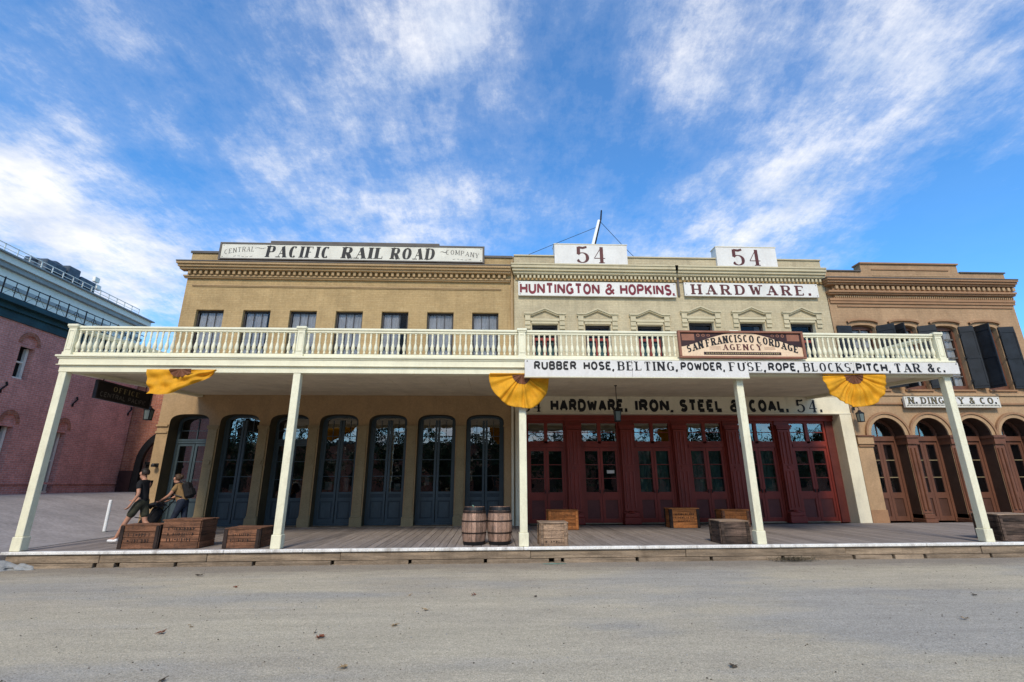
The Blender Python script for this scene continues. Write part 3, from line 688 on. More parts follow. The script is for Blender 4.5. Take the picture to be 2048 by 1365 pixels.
def red_window(a, z, k):
    y = FY+.16; w = .96; t = .07
    mb = MB(); mb.box(a, a+t, y, y+.08, 4.75, z, 'darkframe'); mb.box(a+w-t, a+w, y, y+.08, 4.75, z, 'darkframe'); mb.box(a+t, a+w-t, y, y+.08, z-.1, z, 'darkframe'); mb.box(a+t, a+w-t, y, y+.08, 4.75, 4.85, 'red')
    f = mb.obj('window', b2); zm = 6.55
    for s in (0, 1):
        p, q = (a+t, a+w/2-.01) if s == 0 else (a+w/2+.01, a+w-t)
        MB().box(p, p+.06, y+.02, y+.07, 4.86, zm, 'red').box(q-.06, q, y+.02, y+.07, 4.86, zm, 'red').box(p+.06, q-.06, y+.02, y+.07, 4.86, 5.25, 'red').box(p+.06, q-.06, y+.02, y+.07, zm-.1, zm, 'red').box(p+.06, q-.06, y+.02, y+.07, 5.78, 5.84, 'red').obj('sash', f)
        MB().quad((p+.06,y+.045,5.25),(q-.06,y+.045,5.25),(q-.06,y+.045,zm-.1),(p+.06,y+.045,zm-.1),'glassup').obj('pane', f)
    MB().box(a+t, a+w-t, y+.3, y+.32, 4.86, zm-.1, 'teal').obj('blind', f)
    MB().quad((a+t,y+.05,zm+.02),(a+w-t,y+.05,zm+.02),(a+w-t,y+.05,z-.1),(a+t,y+.05,z-.1),'glassup').obj('pane', f)
    if k == 4: MB().box(a+.66, a+w-t, y+.07, y+.09, zm, z-.12, 'inkgrey').obj('blind', f)
    return f
for k, (a, z) in enumerate(UW2): red_window(a, z, k)
# storefront
sf_y = FY+.36
mb = MB(); mb.box(1.0, 12.6, sf_y, sf_y+.14, 3.50, 3.70, 'red'); mb.box(1.0, 12.6, sf_y-.04, sf_y-.001, 3.62, 3.70, 'red'); mb.obj('storefront_header', b2)
BAY = [1.28+1.925*i for i in range(6)]; BW = 1.40
def bay_door(x):
    f = None; y = sf_y+.10; xc = x+BW/2; t = .07
    mb = MB(); mb.box(x, x+t, y, y+.1, 0, 3.5, 'red'); mb.box(x+BW-t, x+BW, y, y+.1, 0, 3.5, 'red'); mb.box(x+t, x+BW-t, y-.02, y+.1, 2.56, 2.70, 'red'); mb.box(x+t, x+BW-t, y-.045, y-.02, 2.61, 2.65, 'red')
    mb.box(x+t, x+BW-t, y, y+.1, 3.42, 3.5, 'red'); mb.box(xc-.06, xc+.06, y, y+.1, 2.70, 3.42, 'red'); mb.box(x+t, x+BW-t, y, y+.1, 2.70, 2.78, 'red')
    mb.box(x+t, x+BW-t, y-.05, y+.12, 0.0, .035, 'timber')
    f = mb.obj('door', b2)
    for s in (0, 1):
        a, c = (x+t, xc-.06) if s == 0 else (xc+.06, x+BW-t)
        MB().quad((a,y+.05,2.78),(c,y+.05,2.78),(c,y+.05,3.42),(a,y+.05,3.42),'glass').obj('pane', f)
        MB().box(a, c, y+.03, y+.06, 3.09, 3.115, 'red').obj('muntin', f)
        a, c = (x+t+.003, xc-.006) if s == 0 else (xc+.006, x+BW-t-.003); st = .082
        mb = MB(); mb.box(a, a+st, y+.02, y+.07, .04, 2.555, 'red'); mb.box(c-st, c, y+.02, y+.07, .04, 2.555, 'red')
        for q0, q1 in ((.04, .17), (.80, 1.04), (2.44, 2.555)): mb.box(a+st, c-st, y+.02, y+.07, q0, q1, 'red')
        lf = mb.obj('leaf', f)
        MB().box(a+st, c-st, y+.05, y+.065, .17, .80, 'redpanel_shadejamb').box(a+st, c-st, y+.035, y+.05, .775, .80, 'red').box(a+st, a+st+.02, y+.035, y+.05, .17, .775, 'red').obj('panel', f)
        bars(f, [(a+st, c-st, y+.03, y+.055, q-.012, q+.012) for q in (1.50, 1.97)], 'red')
        MB().quad((a+st,y+.045,1.04),(c-st,y+.045,1.04),(c-st,y+.045,2.44),(a+st,y+.045,2.44),'glass').obj('pane', f)
        MB().box(*( (a+st-.035, a+st-.015) if s else (c-st+.015, c-st+.035) ), y-.02, y+.02, 1.0, 1.12, 'iron').obj('handle', f)
    return f
doors = [bay_door(x) for x in BAY]
for k, tr in ((2, 1), (3, 1), (3, 0), (4, 1), (2, 0)):
    x = BAY[k]; c = x+BW/2
    curtain(*( (c+.1, x+BW-.16) if tr else (x+.16, c-.1) ), 1.02, 2.46, sf_y+.28, 'teal', 3, .02).obj('blind', doors[k], smooth=True)
def red_pilaster(x0, x1):
    y = sf_y
    mb = MB(); mb.box(x0, x1, y+.05, y+.16, 0, 3.5, 'red'); p = mb.obj('pilaster', b2)
    w = x1-x0; c = (x0+x1)/2
    mb = MB(); mb.box(x0+.03, x1-.03, y-.06, y+.049, .42, 3.18, 'red')
    for s in (-1, 0, 1):
        for z0, z1 in ((.5, 1.72), (1.98, 3.1)): mb.tube([(c+s*w*.27, y-.06, z0), (c+s*w*.27, y-.06, z1)], .028, 'red', 8)
    mb.box(x0+.02, x1-.02, y-.09, y-.061, 1.76, 1.80, 'red'); mb.box(c-.06, c+.06, y-.09, y-.061, 1.82, 1.90, 'red2'); mb.box(x0+.02, x1-.02, y-.09, y-.061, 1.92, 1.96, 'red')
    mb.obj('reeded_shaft', p)
    mb = MB(); mb.cbox(x0-.03, x1+.03, y-.16, y+.04, 0, .22, 'red2', .012); mb.cbox(x0, x1, y-.12, y+.04, .22, .36, 'red2', .02); mb.lathe([(.13,0),(.11,.03),(.06,.06),(.03,.07)], 'red2', 14, (c, y-.05, .36)); mb.obj('base', p)
    MB().box(x0-.01, x1+.01, y-.09, y+.04, 3.2, 3.26, 'red').box(x0-.03, x1+.03, y-.12, y+.04, 3.262, 3.34, 'red').obj('capital', p)
    return p
for i in range(5): red_pilaster(BAY[i]+BW+.005, BAY[i+1]-.005)
MB().box(1.0, BAY[0]-.003, sf_y+.02, sf_y+.14, 0, 3.5, 'red').obj('jamb', b2); MB().box(BAY[5]+BW+.003, 12.6, sf_y+.06, sf_y+.14, 0, 3.5, 'redpanel_shadejamb').obj('jamb', b2)  # right jamb in darker red: shade beside the corner pilaster painted in
MB().cbox(12.6, 13.04, FY-.04, FY-.003, 0, 3.7, 'cream', .008).obj('corner_pilaster', b2)
MB().cbox(.87, .99, FY-.04, FY-.003, 0, 3.7, 'cream', .008).obj('corner_pilaster', b2)
MB().box(.88, 13.03, FY-.05, FY-.003, 3.701, 3.745, 'cream').obj('lettering_ledge', b2)
k = dict(style='gothic', wt=.20, gap=.14)
def wl(t, a, c, **kk): return sign_text(b2, t, a, c, 3.77, .46, FY-.002, 'ink', 'lettering', **kk)
for t, pa, pb, kk in (('54', 1043, 1085, dict(style='roman', wt=.26, thin=.06)), ('HARDWARE.', 1101, 1254, dict(wt=.29)), ('IRON,', 1270, 1346, dict(wt=.29)), ('STEEL', 1359, 1445, dict(wt=.29)), ('&', 1459, 1481, dict(wt=.24)), ('COAL.', 1498, 1576, dict(wt=.29)), ('54.', 1590, 1643, dict(style='roman', wt=.24, thin=.06))):
    wl(t, xat(pa, FY, 3.98), xat(pb, FY, 3.98), gap=.12, **kk)
n_ = MB().box(-.13, .13, -.004, .0, -.05, .06, 'signwhite').obj('paper_notice', None, loc=(BAY[1]+BW*.75, sf_y+.142, 1.72))
tag(n_, 'small white notice stuck on the glass of the second red door', 'notice')

# ------------------------------------------------------------------ building 3: orange-tan arcade building
b3 = thing('orange_brick_building', 'two-storey orange-tan building with round brown arches and dark iron shutters at right end', 'building', 'shop buildings along the boardwalk')
UW3 = [(13.75, 14.71), (15.38, 16.34), (17.02, 17.98), (18.63, 19.59)]; A3 = [(13.64+1.63*i, 14.90+1.63*i) for i in range(4)]
mb = MB(); facade(mb, 13.08, 20.6, 4.30, 9.36, FY, [(a, c, 4.62, 7.14, 7.0, 2.2) for a, c in UW3], 'orange_brick', .25, 'orange'); shell(mb, 13.08, 20.6, -.3, 9.36, FY, 'orange_brick')
mb.box(14.68, 18.70, FY+.003, FY+.35, 9.362, 9.70, 'orange_brick'); mb.quad((13.08,FY+.35,8.9),(20.6,FY+.35,8.9),(20.6,FY+.35,9.36),(13.08,FY+.35,9.36),'orange'); mb.quad((13.08,FY+.35,8.9),(20.6,FY+.35,8.9),(20.6,FY+14,8.9),(13.08,FY+14,8.9),'roof_trim'); mb.obj('wall', b3)
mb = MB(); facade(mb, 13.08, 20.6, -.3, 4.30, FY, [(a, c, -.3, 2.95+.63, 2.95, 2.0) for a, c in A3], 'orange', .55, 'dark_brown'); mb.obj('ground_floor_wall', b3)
MB().box(13.1, 20.5, FY+.9, FY+.95, 0, 9, 'dark').obj('dark_interior', b3)
MB().box(13.07, 14.64, FY-.05, FY+.38, 9.362, 9.41, 'roof_trim').obj('coping', b3); MB().box(18.74, 20.64, FY-.05, FY+.38, 9.362, 9.41, 'roof_trim').obj('coping', b3); MB().box(14.64, 18.74, FY-.06, FY+.38, 9.702, 9.76, 'orange_trim').obj('coping', b3)
MB().box(15.1, 18.3, FY-.03, FY-.002, 9.45, 9.49, 'orange_trim').box(15.1, 18.3, FY-.015, FY-.002, 9.2, 9.23, 'orange').obj('parapet_panel', b3)
prof('cornice', b3, 13.16, 20.64, [(8.92,8.96,.42,'roof_trim'),(8.85,8.919,.40),(8.77,8.849,.34),(8.70,8.769,.26),(8.40,8.48,.22),(8.34,8.399,.16),(8.10,8.20,.08),(8.0,8.099,.05)], m='orange_trim')
MB().box(13.25, 20.6, FY-.12, FY-.002, 8.481, 8.699, 'orange_trim').obj('dentil_backing', b3)
dm = MB().cbox(-.055, .055, -.1, 0, 0, .14, 'orange', .006).mesh('dentil')
for i in range(36):
    o = bpy.data.objects.new('dentil', dm); COL.objects.link(o); o.parent = b3; o.location = (13.38+.2055*i, FY-.12, 8.53)
mb = MB()
for i in range(88): mb.box(13.34+.083*i, 13.38+.083*i, FY-.09, FY-.052, 8.22, 8.31, 'orange')
mb.obj('small_dentils', b3, kind='stuff')
MB().box(13.3, 20.6, FY-.05, FY-.002, 8.201, 8.339, 'orange_trim').obj('frieze', b3)
MB().box(13.4, 20.5, FY-.04, FY-.002, 7.86, 7.92, 'orange_trim').obj('frieze_moulding', b3)
for (a, c) in UW3:
    P = arch_pts(a-.14, c+.14, 7.24, 7.36, 2.2); Q = arch_pts(a-.10, c+.10, 7.17, 7.29, 2.2)
    mb = MB(); archband(mb, P, Q, FY-.09, FY-.002, 'orange_trim'); mb.obj('window_hood', b3)
    y = FY+.16; t = .08
    mb = MB(); mb.box(a, a+t, y, y+.08, 4.62, 7.05, 'brown_wood'); mb.box(c-t, c, y, y+.08, 4.62, 7.05, 'brown_wood'); mb.box(a+t, c-t, y, y+.08, 6.98, 7.13, 'brown_wood'); mb.box(a+t, c-t, y, y+.08, 4.62, 4.8, 'brown_wood')
    xc = (a+c)/2
    mb.box(xc-.02, xc+.02, y+.01, y+.06, 4.8, 6.98, 'inkgrey')
    f = mb.obj('window', b3)
    bars(f, [(a+t, c-t, y+.015, y+.05, 4.8+(6.98-4.8)*k_/6-.022, 4.8+(6.98-4.8)*k_/6+.022) for k_ in range(1, 6)], 'inkgrey'); MB().quad((a+t,y+.055,4.8),(c-t,y+.055,4.8),(c-t,y+.055,6.98),(a+t,y+.055,6.98),'glassup').obj('pane', f)
    curtain(a+t, c-t, 4.8, 6.97, y+.11, 'whitecurtain', 5, .012).obj('curtain', f, smooth=True)
    MB().box(a-.06, c+.06, FY-.06, FY+.1, 4.56, 4.618, 'orange_trim').obj('sill', b3)
def shutter(hx, hy, ex, ey, lab=None):
    d = Vector((ex-hx, ey-hy, 0)); L = d.length; ang = math.atan2(d.y, d.x)
    mb = MB(); mb.cbox(0, L, -.02, .02, 4.66, 7.08, 'shutter', .006)
    for z in (4.8, 5.85, 6.9): mb.box(.01, L-.01, -.034, -.021, z-.05, z+.05, 'shutter')
    mb.box(.0, .05, -.033, -.021, 4.86, 6.84, 'shutter'); mb.box(L-.05, L, -.033, -.021, 4.86, 6.84, 'shutter')
    o = mb.obj('shutter', b3); o.location = (hx, hy, 0); o.rotation_euler.z = ang
    for z in (4.95, 5.85, 6.75): MB().box(-.07, .06, -.045, -.035, z-.02, z+.02, 'iron').tube([(0,-.04,z-.05),(0,-.04,z+.05)], .018, 'iron', 6).obj('hinge', o)
    return o
for q in [(13.74, FY-.04, 13.17, FY-.05), (14.73, FY-.04, 15.13, FY-.42), (15.37, FY-.04, 15.43, FY-.52), (16.36, FY-.04, 16.86, FY-.30), (17.0, FY-.04, 16.5, FY-.06),
          (18.0, FY-.04, 18.44, FY-.2), (18.62, FY-.04, 18.70, FY-.56), (19.61, FY-.04, 20.13, FY-.14)]: shutter(*q)
# string course, impost, arch mouldings
mb = MB(); mb.box(13.1, 20.62, FY-.10, FY-.002, 4.38, 4.46, 'orange'); mb.box(13.1, 20.62, FY-.07, FY-.002, 4.06, 4.12, 'orange_trim'); mb.box(13.1, 20.62, FY-.05, FY-.002, 4.121, 4.379, 'orange'); mb.obj('string_course', b3)
for i, (a, c) in enumerate(A3):
    P = arch_pts(a-.2, c+.2, 2.95, 2.95+.83, 2.0); Q = arch_pts(a-.13, c+.13, 2.95, 2.95+.76, 2.0); S = arch_pts(a+.0, c-.0, 2.95, 2.95+.63, 2.0)
    if i < 3: P = [(min(x, c+.185), z) for x, z in P]
    if i > 0: P = [(max(x, a-.185), z) for x, z in P]
    mb = MB(); archband(mb, P, Q, FY-.09, FY-.002, 'orange_trim'); archband(mb, Q, S, FY-.05, FY-.002, 'orange'); mb.obj('arch_moulding', b3)
MB().box(13.08, 13.66, FY-.07, FY-.002, 2.64, 2.90, 'orange').box(13.08, 13.69, FY-.11, FY-.002, 2.901, 2.948, 'brown_col').box(13.10, 13.65, FY-.05, FY-.002, 2.55, 2.60, 'orange_trim').obj('impost', b3)
MB().box(13.06, 13.66, FY-.03, FY-.002, 0, .42, 'orange_trim').obj('plinth', b3)
for i in range(4):
    c = A3[i][1]; d = A3[i+1][0] if i < 3 else 20.2
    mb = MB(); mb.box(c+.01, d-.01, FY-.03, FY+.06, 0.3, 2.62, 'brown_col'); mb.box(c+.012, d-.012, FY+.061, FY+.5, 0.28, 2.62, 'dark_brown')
    for s in (.3, .7): mb.tube([(c+(d-c)*s, FY-.045, .42), (c+(d-c)*s, FY-.045, 2.5)], .045, 'brown_col', 10)
    p = mb.obj('column', b3)
    MB().cbox(c-.03, d+.03, FY-.13, FY+.45, 0, .12, 'brown_col', .01).cbox(c, d, FY-.09, FY+.45, .12, .28, 'brown_col', .02).obj('base', p)
    MB().box(c-.02, d+.02, FY-.09, FY+.45, 2.64, 2.86, 'brown_col').box(c-.05, d+.05, FY-.13, FY+.5, 2.861, 2.948, 'brown_wood').obj('capital', p)
for (a, c) in A3:
    y = FY+.42; t = .09; xc = (a+c)/2; zt = 2.95+.628
    o = arch_pts(a+.002, c-.002, 2.95, zt, 2.0); q = arch_pts(a+t, c-t, 2.95, zt-t, 2.0)
    mb = MB(); archband(mb, o, q, y, y+.1, 'brown_wood'); mb.box(a, a+t, y, y+.1, 0, 2.95, 'brown_wood'); mb.box(c-t, c, y, y+.1, 0, 2.95, 'brown_wood'); mb.box(a+t, c-t, y-.04, y+.1, 2.78, 2.95, 'brown_wood')
    f = mb.obj('door', b3); mb = MB(); archpane(mb, a+t*.7, c-t*.7, 2.95, 2.952, zt-t*.7, y+.05, 'glass'); mb.obj('pane', f)
    MB().box(xc-.015, xc+.015, y+.03, y+.06, 2.95, 3.5, 'brown_wood').obj('muntin', f)
    for s in (0, 1):
        p, r = (a+t+.003, xc-.005) if s == 0 else (xc+.005, c-t-.003); st = .10
        mb = MB(); mb.box(p, p+st, y+.02, y+.07, .03, 2.775, 'brown_wood'); mb.box(r-st, r, y+.02, y+.07, .03, 2.775, 'brown_wood')
        for q0, q1 in ((.03, .18), (.78, .98), (2.66, 2.775)): mb.box(p+st, r-st, y+.02, y+.07, q0, q1, 'brown_wood')
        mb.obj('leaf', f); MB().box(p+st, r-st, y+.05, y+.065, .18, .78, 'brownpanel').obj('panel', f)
        bars(f, [(p+st, r-st, y+.03, y+.055, q_-.012, q_+.012) for q_ in (1.5, 2.1)], 'olive')
        MB().quad((p+st,y+.045,.98),(r-st,y+.045,.98),(r-st,y+.045,2.66),(p+st,y+.045,2.66),'glass').obj('pane', f)
# ------------------------------------------------------------------ balcony
PX = [-9.99+5.375*i for i in range(5)]; BX0, BX1 = -10.13, 11.68; FRY = 11.4
bal = thing('balcony', 'long cream timber balcony on five square posts with turned balusters along the shop fronts', 'balcony')
def slope(y): return .062*(y-FRY)
def post(x):
    mb = MB(); mb.cbox(x-.085, x+.085, FRY+.01, FRY+.18, .3, 3.89, 'cream_new', .008); p = mb.obj('post', bal)
    MB().cbox(x-.108, x+.108, FRY-.012, FRY+.202, .013, .30, 'cream_new', .012).obj('post_base', p)
    return p
for x in PX: post(x)
MB().box(BX0+.05, BX1-.02, FRY, FRY+.2, 3.89, 4.06, 'cream_trim').obj('beam', bal)
MB().box(BX0+.03, BX1, FRY-.035, FRY+.2, 4.061, 4.20, 'cream_trim').box(BX0, BX1+.03, FRY-.06, FRY+.2, 4.045, 4.06, 'cream_trim').obj('fascia', bal)
mb = MB(); mb.cbox(BX0-.05, BX1+.08, FRY-.09, FRY+.25, 4.235, 4.285, 'cream_trim', .008); mb.box(BX0-.01, BX1+.04, FRY-.055, FRY+.2, 4.201, 4.234, 'cream_trim'); mb.obj('ledge', bal)
# soffit, floor and side beams rise a little towards the wall
def sl(x0, x1, y0, y1, z0, z1, m): 
    a, c = slope(y0), slope(y1)
    return [(x0,y0,z0+a),(x1,y0,z0+a),(x1,y1,z0+c),(x0,y1,z0+c),(x0,y0,z1+a),(x1,y0,z1+a),(x1,y1,z1+c),(x0,y1,z1+c)], m
xq = BX0+.16; k_ = 0
while xq < BX1-.2:      # soffit boards run the depth of the balcony
    w_ = min(.72, BX1-.12-xq)
    MB().hexa(*sl(xq+.003, xq+w_-.003, FRY+.2, FY-.01, 3.985, 4.01, 'soffit')).obj('soffit_board', bal); xq += w_; k_ += 1
MB().hexa(*sl(BX0+.1, BX1-.1, FRY+.2, FY-.01, 4.012, 4.22, 'cream_trim')).obj('floor', bal)
for x0, x1, nm in ((BX0+.03, BX0+.2, 'a'), (BX1-.17, BX1, 'b')):
    MB().hexa(*sl(x0, x1, FRY+.2, FY-.01, 3.90, 4.2, 'cream_trim')).obj('side_beam', bal)
    MB().hexa(*sl(x0-.05, x1+.05, FRY+.25, FY-.01, 4.235, 4.285, 'cream_trim')).obj('side_ledge', bal)
# rail
def turned():
    pr = [(.030,0),(.030,.05),(.020,.06),(.030,.085),(.044,.12),(.046,.17),(.036,.23),(.024,.28),(.020,.30),(.028,.315),(.020,.33),(.019,.36),(.026,.44),(.024,.475),(.018,.49),(.028,.505),(.028,.545)]
    return MB().lathe(pr, 'cream_trim', 8)
bm_ = turned().mesh('baluster', True)
ZB = 4.365
def balu(x, y, dz=0):
    o = bpy.data.objects.new('baluster', bm_); COL.objects.link(o); o.parent = bal; o.location = (x, y, ZB+dz)
def newel(x, y, dz=0):
    mb = MB(); h = .088; mb.cbox(x-h, x+h, y-h, y+h, 4.286+dz, 4.98+dz, 'cream_new', .006); n_ = mb.obj('newel', bal)
    MB().cbox(x-h-.035, x+h+.035, y-h-.035, y+h+.035, 4.981+dz, 5.045+dz, 'cream_new', .012).box(x-h-.015, x+h+.015, y-h-.015, y+h+.015, 4.955+dz, 4.980+dz, 'cream_new').obj('cap', n_)
    mb = MB()
    for a, c, d, e in ((-.065,-.045,4.42,4.9),(.045,.065,4.42,4.9),(-.045,.045,4.42,4.44),(-.045,.045,4.88,4.9)): mb.box(x+a, x+c, y-h-.012, y-h-.001, d+dz, e+dz, 'cream_trim')
    mb.box(x-h-.012, x+h+.012, y-h-.012, y+h+.012, 4.286+dz, 4.36+dz, 'cream_trim'); mb.obj('panel_moulding', n_)
RY = FRY+.05
for x in PX: newel(x if x != PX[0] else x+.02, RY)
for a, c in zip(PX[:-1], PX[1:]):
    MB().cbox(a+.09, c-.09, RY-.035, RY+.035, 4.287, 4.364, 'cream_trim', .006).obj('bottom_rail', bal)
    MB().cbox(a+.09, c-.09, RY-.04, RY+.04, 4.905, 4.95, 'cream_trim', .005).cbox(a+.09, c-.09, RY-.065, RY+.065, 4.951, 5.015, 'cream_trim', .015).obj('top_rail', bal)
    for i in range(38): balu(a+.09+(5.375-.18)*(i+.5)/38, RY)
for x in (PX[0]+.02, PX[4]):
    newel(x, FY-.12, slope(FY-.12))
    y0, y1 = RY+.09, FY-.21
    for z0, z1, h in ((4.287, 4.364, .035), (4.905, 4.95, .04), (4.951, 5.015, .065)):
        MB().hexa(*sl(x-h, x+h, y0, y1, z0, z1, 'cream_trim')).obj('side_rail', bal)
    for i in range(37): y = y0+(y1-y0)*(i+.5)/37; balu(x, y, slope(y))

# ------------------------------------------------------------------ signs
def board(name, label, x0, x1, z0, z1, y0, y1, m='signwhite', cat='sign', c=.006):
    o = thing(name, label, cat); MB().cbox(x0, x1, y0, y1, z0, z1, m, c).obj('board', o)
    for q in (x0+.07, x1-.07):
        for z_ in (z0+.06, z1-.06): MB().lathe([(.016,0),(.016,.008),(.006,.012)], 'rust', 8).obj('bolt', o).matrix_local = Matrix.Translation((q, y0, z_)) @ Matrix.Rotation(R(90), 4, 'X')
    return o
# parapet sign
s = board('parapet_sign', 'long cream sign reading CENTRAL PACIFIC RAIL ROAD COMPANY on the tan parapet', -10.17, -.36, 9.48, 10.07, FY-.10, FY-.055, 'signgrey')
mb = MB(); y = FY-.12
for a, c, d, e in ((-10.24,-10.17,9.42,10.13),(-.36,-.29,9.42,10.13),(-10.17,-.36,10.07,10.13),(-10.17,-.36,9.44,9.48)): mb.box(a, c, y, FY-.05, d, e, 'roof_trim')
mb.obj('frame', s)
sy = FY-.10
sign_text(s, 'PACIFIC', -8.55, -6.12, 9.545, .46, sy, 'ink', style='roman', wt=.36, thin=.06, gap=.07, slant=.10); sign_text(s, 'RAIL', -5.74, -4.08, 9.545, .46, sy, 'ink', style='roman', wt=.36, thin=.06, gap=.07, slant=.10); sign_text(s, 'ROAD', -3.90, -2.18, 9.545, .46, sy, 'ink', style='roman', wt=.36, thin=.06, gap=.07, slant=.10)
def arched_text(parent, t, xa, xb, zf, h, y, mat, name='lettering', **k):
    """letters whose foot follows zf(u), u in 0..1"""
    mb = MB()
    def put(x, z, l):
        u = x/(xb-xa); du = .02; a = math.atan2(zf(u+du)-zf(u-du), (xb-xa)*2*du)
        return (xa+x-z*math.sin(a)*.35, y-.004-.0006*l, zf(u)+z*math.cos(a))
    letters(None, t, put, h, mat=mat, width=xb-xa, parent=parent, **k)
arched_text(s, 'CENTRAL', -10.05, -8.95, lambda u: 9.63+.14*math.sin(min(max(u,0),1)*1.9), .19, sy, 'inkgrey', style='roman', wt=.17, thin=.05)
arched_text(s, 'COMPANY', -1.78, -.50, lambda u: 9.63+.14*math.sin(1.9-min(max(u,0),1)*1.9), .19, sy, 'inkgrey', style='roman', wt=.17, thin=.05)
mb = MB()
for x0, x1, z in ((-9.7,-9.1,9.55),(-8.95,-8.65,9.9),(-1.5,-.9,9.56),(-2.0,-1.8,9.86)):
    for i in range(5): t = i/4; a = x0+(x1-x0)*t; mb.quad((a,sy-.004,z+.02*math.sin(6*t)),(a+.1,sy-.004,z+.02*math.sin(6*t+1)),(a+.1,sy-.004,z+.018+.02*math.sin(6*t+1)),(a,sy-.004,z+.012+.02*math.sin(6*t)),'inkgrey')
mb.obj('scrollwork', s)
s = board('wall_sign', 'white board reading HUNTINGTON & HOPKINS in crimson capitals under the cream cornice', 1.0, 7.06, 8.12, 8.70, FY-.13, FY-.06)
sign_text(s, 'HUNTINGTON', 1.06, 4.10, 8.18, .46, FY-.13, 'inkred', wt=.24, gap=.10); sign_text(s, '&', 4.30, 4.68, 8.18, .46, FY-.13, 'inkred', wt=.19); sign_text(s, 'HOPKINS.', 4.88, 6.98, 8.18, .46, FY-.13, 'inkred', wt=.24, gap=.10)
s = board('wall_sign', 'white board reading HARDWARE in wide maroon slab letters under the cream cornice', 7.38, 12.66, 8.19, 8.74, FY-.13, FY-.06)
sign_text(s, 'HARDWARE.', 7.62, 12.35, 8.255, .41, FY-.13, 'inkbrown', style='roman', wt=.26, thin=.10, gap=.28)
for x0, x1, c, lab in ((2.42, 5.27, 3.85, 'left of the two white roofline boards painted with the number 54, below the leaning mast'), (8.82, 11.24, 10.02, 'right of the two white roofline boards painted with the number 54')):
    s = thing('number_board', lab, 'sign', 'number boards on the cream parapet'); MB().cbox(x0, x1, FY-.12, FY+.30, 9.46, 10.28, 'signwhite', .006).obj('board', s)
    MB().box(x0-.02, x1+.02, FY-.135, FY+.31, 10.281, 10.31, 'cream').obj('cap', s)
    sign_text(s, '54', c-.66, c+.66, 9.50, .70, FY-.12, 'inkbrown', style='roman', wt=.25, thin=.045, gap=.02)
# long strip sign on the balcony beam
s = thing('balcony_sign', 'long white strip sign listing RUBBER HOSE, BELTING, POWDER and more along balcony beam', 'sign')
for a, c, z_ in ((.81, 3.42, 3.80), (3.426, 6.31, 3.80), (6.316, 9.0, 3.925), (9.006, 11.72, 3.925)):
    MB().cbox(a, c, FRY-.16+rnd.uniform(-.003, .003), FRY-.07, z_, 4.215+rnd.uniform(-.003, .003), 'signwhite', .006).obj('board', s)
    for q in (a+.06, c-.06): MB().lathe([(.014,0),(.014,.008),(.006,.012)], 'rust', 8).obj('bolt', s).matrix_local = Matrix.Translation((q, FRY-.163, 4.18)) @ Matrix.Rotation(R(90), 4, 'X')
MB().box(.80, 6.31, FRY-.17, FRY-.06, 3.782, 3.80, 'cream_trim').obj('bottom_moulding', s)
y = FRY-.16
def bt(t, pa, pb, st='gothic', **kk):
    z0, h = 3.962, .222
    a, c = [xat(px, y, 4.07) for px in (pa, pb)]
    sign_text(s, t, a, c, z0, h, y, 'ink', style=st, **kk)
g = dict(wt=.25, gap=.13); r_ = dict(wt=.26, thin=.08, gap=.08)
bt('RUBBER', 1068, 1153, **g); bt('HOSE,', 1167, 1228, **g); bt('BELTING,', 1234, 1355, 'roman', **r_); bt('POWDER,', 1361, 1449, **g); bt('FUSE,', 1457, 1531, 'roman', **r_)
bt('ROPE,', 1536, 1597, **g); bt('BLOCKS,', 1606, 1707, 'roman', **r_); bt('PITCH,', 1712, 1780, **g); bt('TAR', 1787, 1842, 'roman', **r_); bt('&c.', 1853, 1889, 'roman', **r_)
# San Francisco Cordage Agency
s = thing('cordage_sign', 'salmon and buff sign reading SAN FRANCISCO CORDAGE AGENCY hung on the balcony rail', 'sign')
X0, X1, Z0, Z1 = 4.63, 7.83, 4.285, 4.99; y = FRY-.17
MB().box(X0+.05, X1-.05, y+.02, y+.05, Z0+.05, Z1-.05, 'buff').obj('board', s)
mb = MB()
for a, c, d, e in ((X0,X1,Z1-.05,Z1),(X0,X1,Z0,Z0+.05),(X0,X0+.06,Z0+.05,Z1-.05),(X1-.06,X1,Z0+.05,Z1-.05)): mb.cbox(a, c, y-.02, y+.06, d, e, 'pinktan', .006)
mb.obj('frame', s)
yy = y+.018; xc = (X0+X1)/2
mb = MB(); N = 20
def arcz(u): return Z0+.29+.38*math.sin(math.pi*min(max(u, 0), 1))**1.35   # lower edge of the dark spandrels
for lo, hi in ((0, 9), (11, 20)):
    mb = MB()
    for i in range(lo, hi):
        u0, u1 = i/N, (i+1)/N; a, c = X0+.06+(X1-X0-.12)*u0, X0+.06+(X1-X0-.12)*u1
        if min(arcz(u0), arcz(u1)) < Z1-.052: mb.quad((a,yy,min(arcz(u0),Z1-.051)),(c,yy,min(arcz(u1),Z1-.051)),(c,yy,Z1-.05),(a,yy,Z1-.05),'signdark')
    mb.obj('dark_spandrel', s)
mb = MB()
for sx_ in (0, 1):
    a = X0+.10 if not sx_ else X1-.42; mb.quad((a,yy-.002,Z1-.25),(a+.32,yy-.002,Z1-.25),(a+.32,yy-.002,Z1-.08),(a,yy-.002,Z1-.08),'pinktan')
    for j in range(3): 
        cx_ = (X0+.52+j*.13) if not sx_ else (X1-.52-j*.13); P = [(cx_+.045*math.cos(t*.7854), .045*math.sin(t*.7854)) for t in range(8)]; zz = Z1-.115
        mb.add([(p, yy-.002, zz+q*(1-.12*j)) for p, q in P]+[(cx_+(p-cx_)*.5, yy-.002, zz+q*.5) for p, q in P], [(i, (i+1)%8, 8+(i+1)%8, 8+i) for i in range(8)], 'pinktan')
mb.obj('painted_ornament', s)
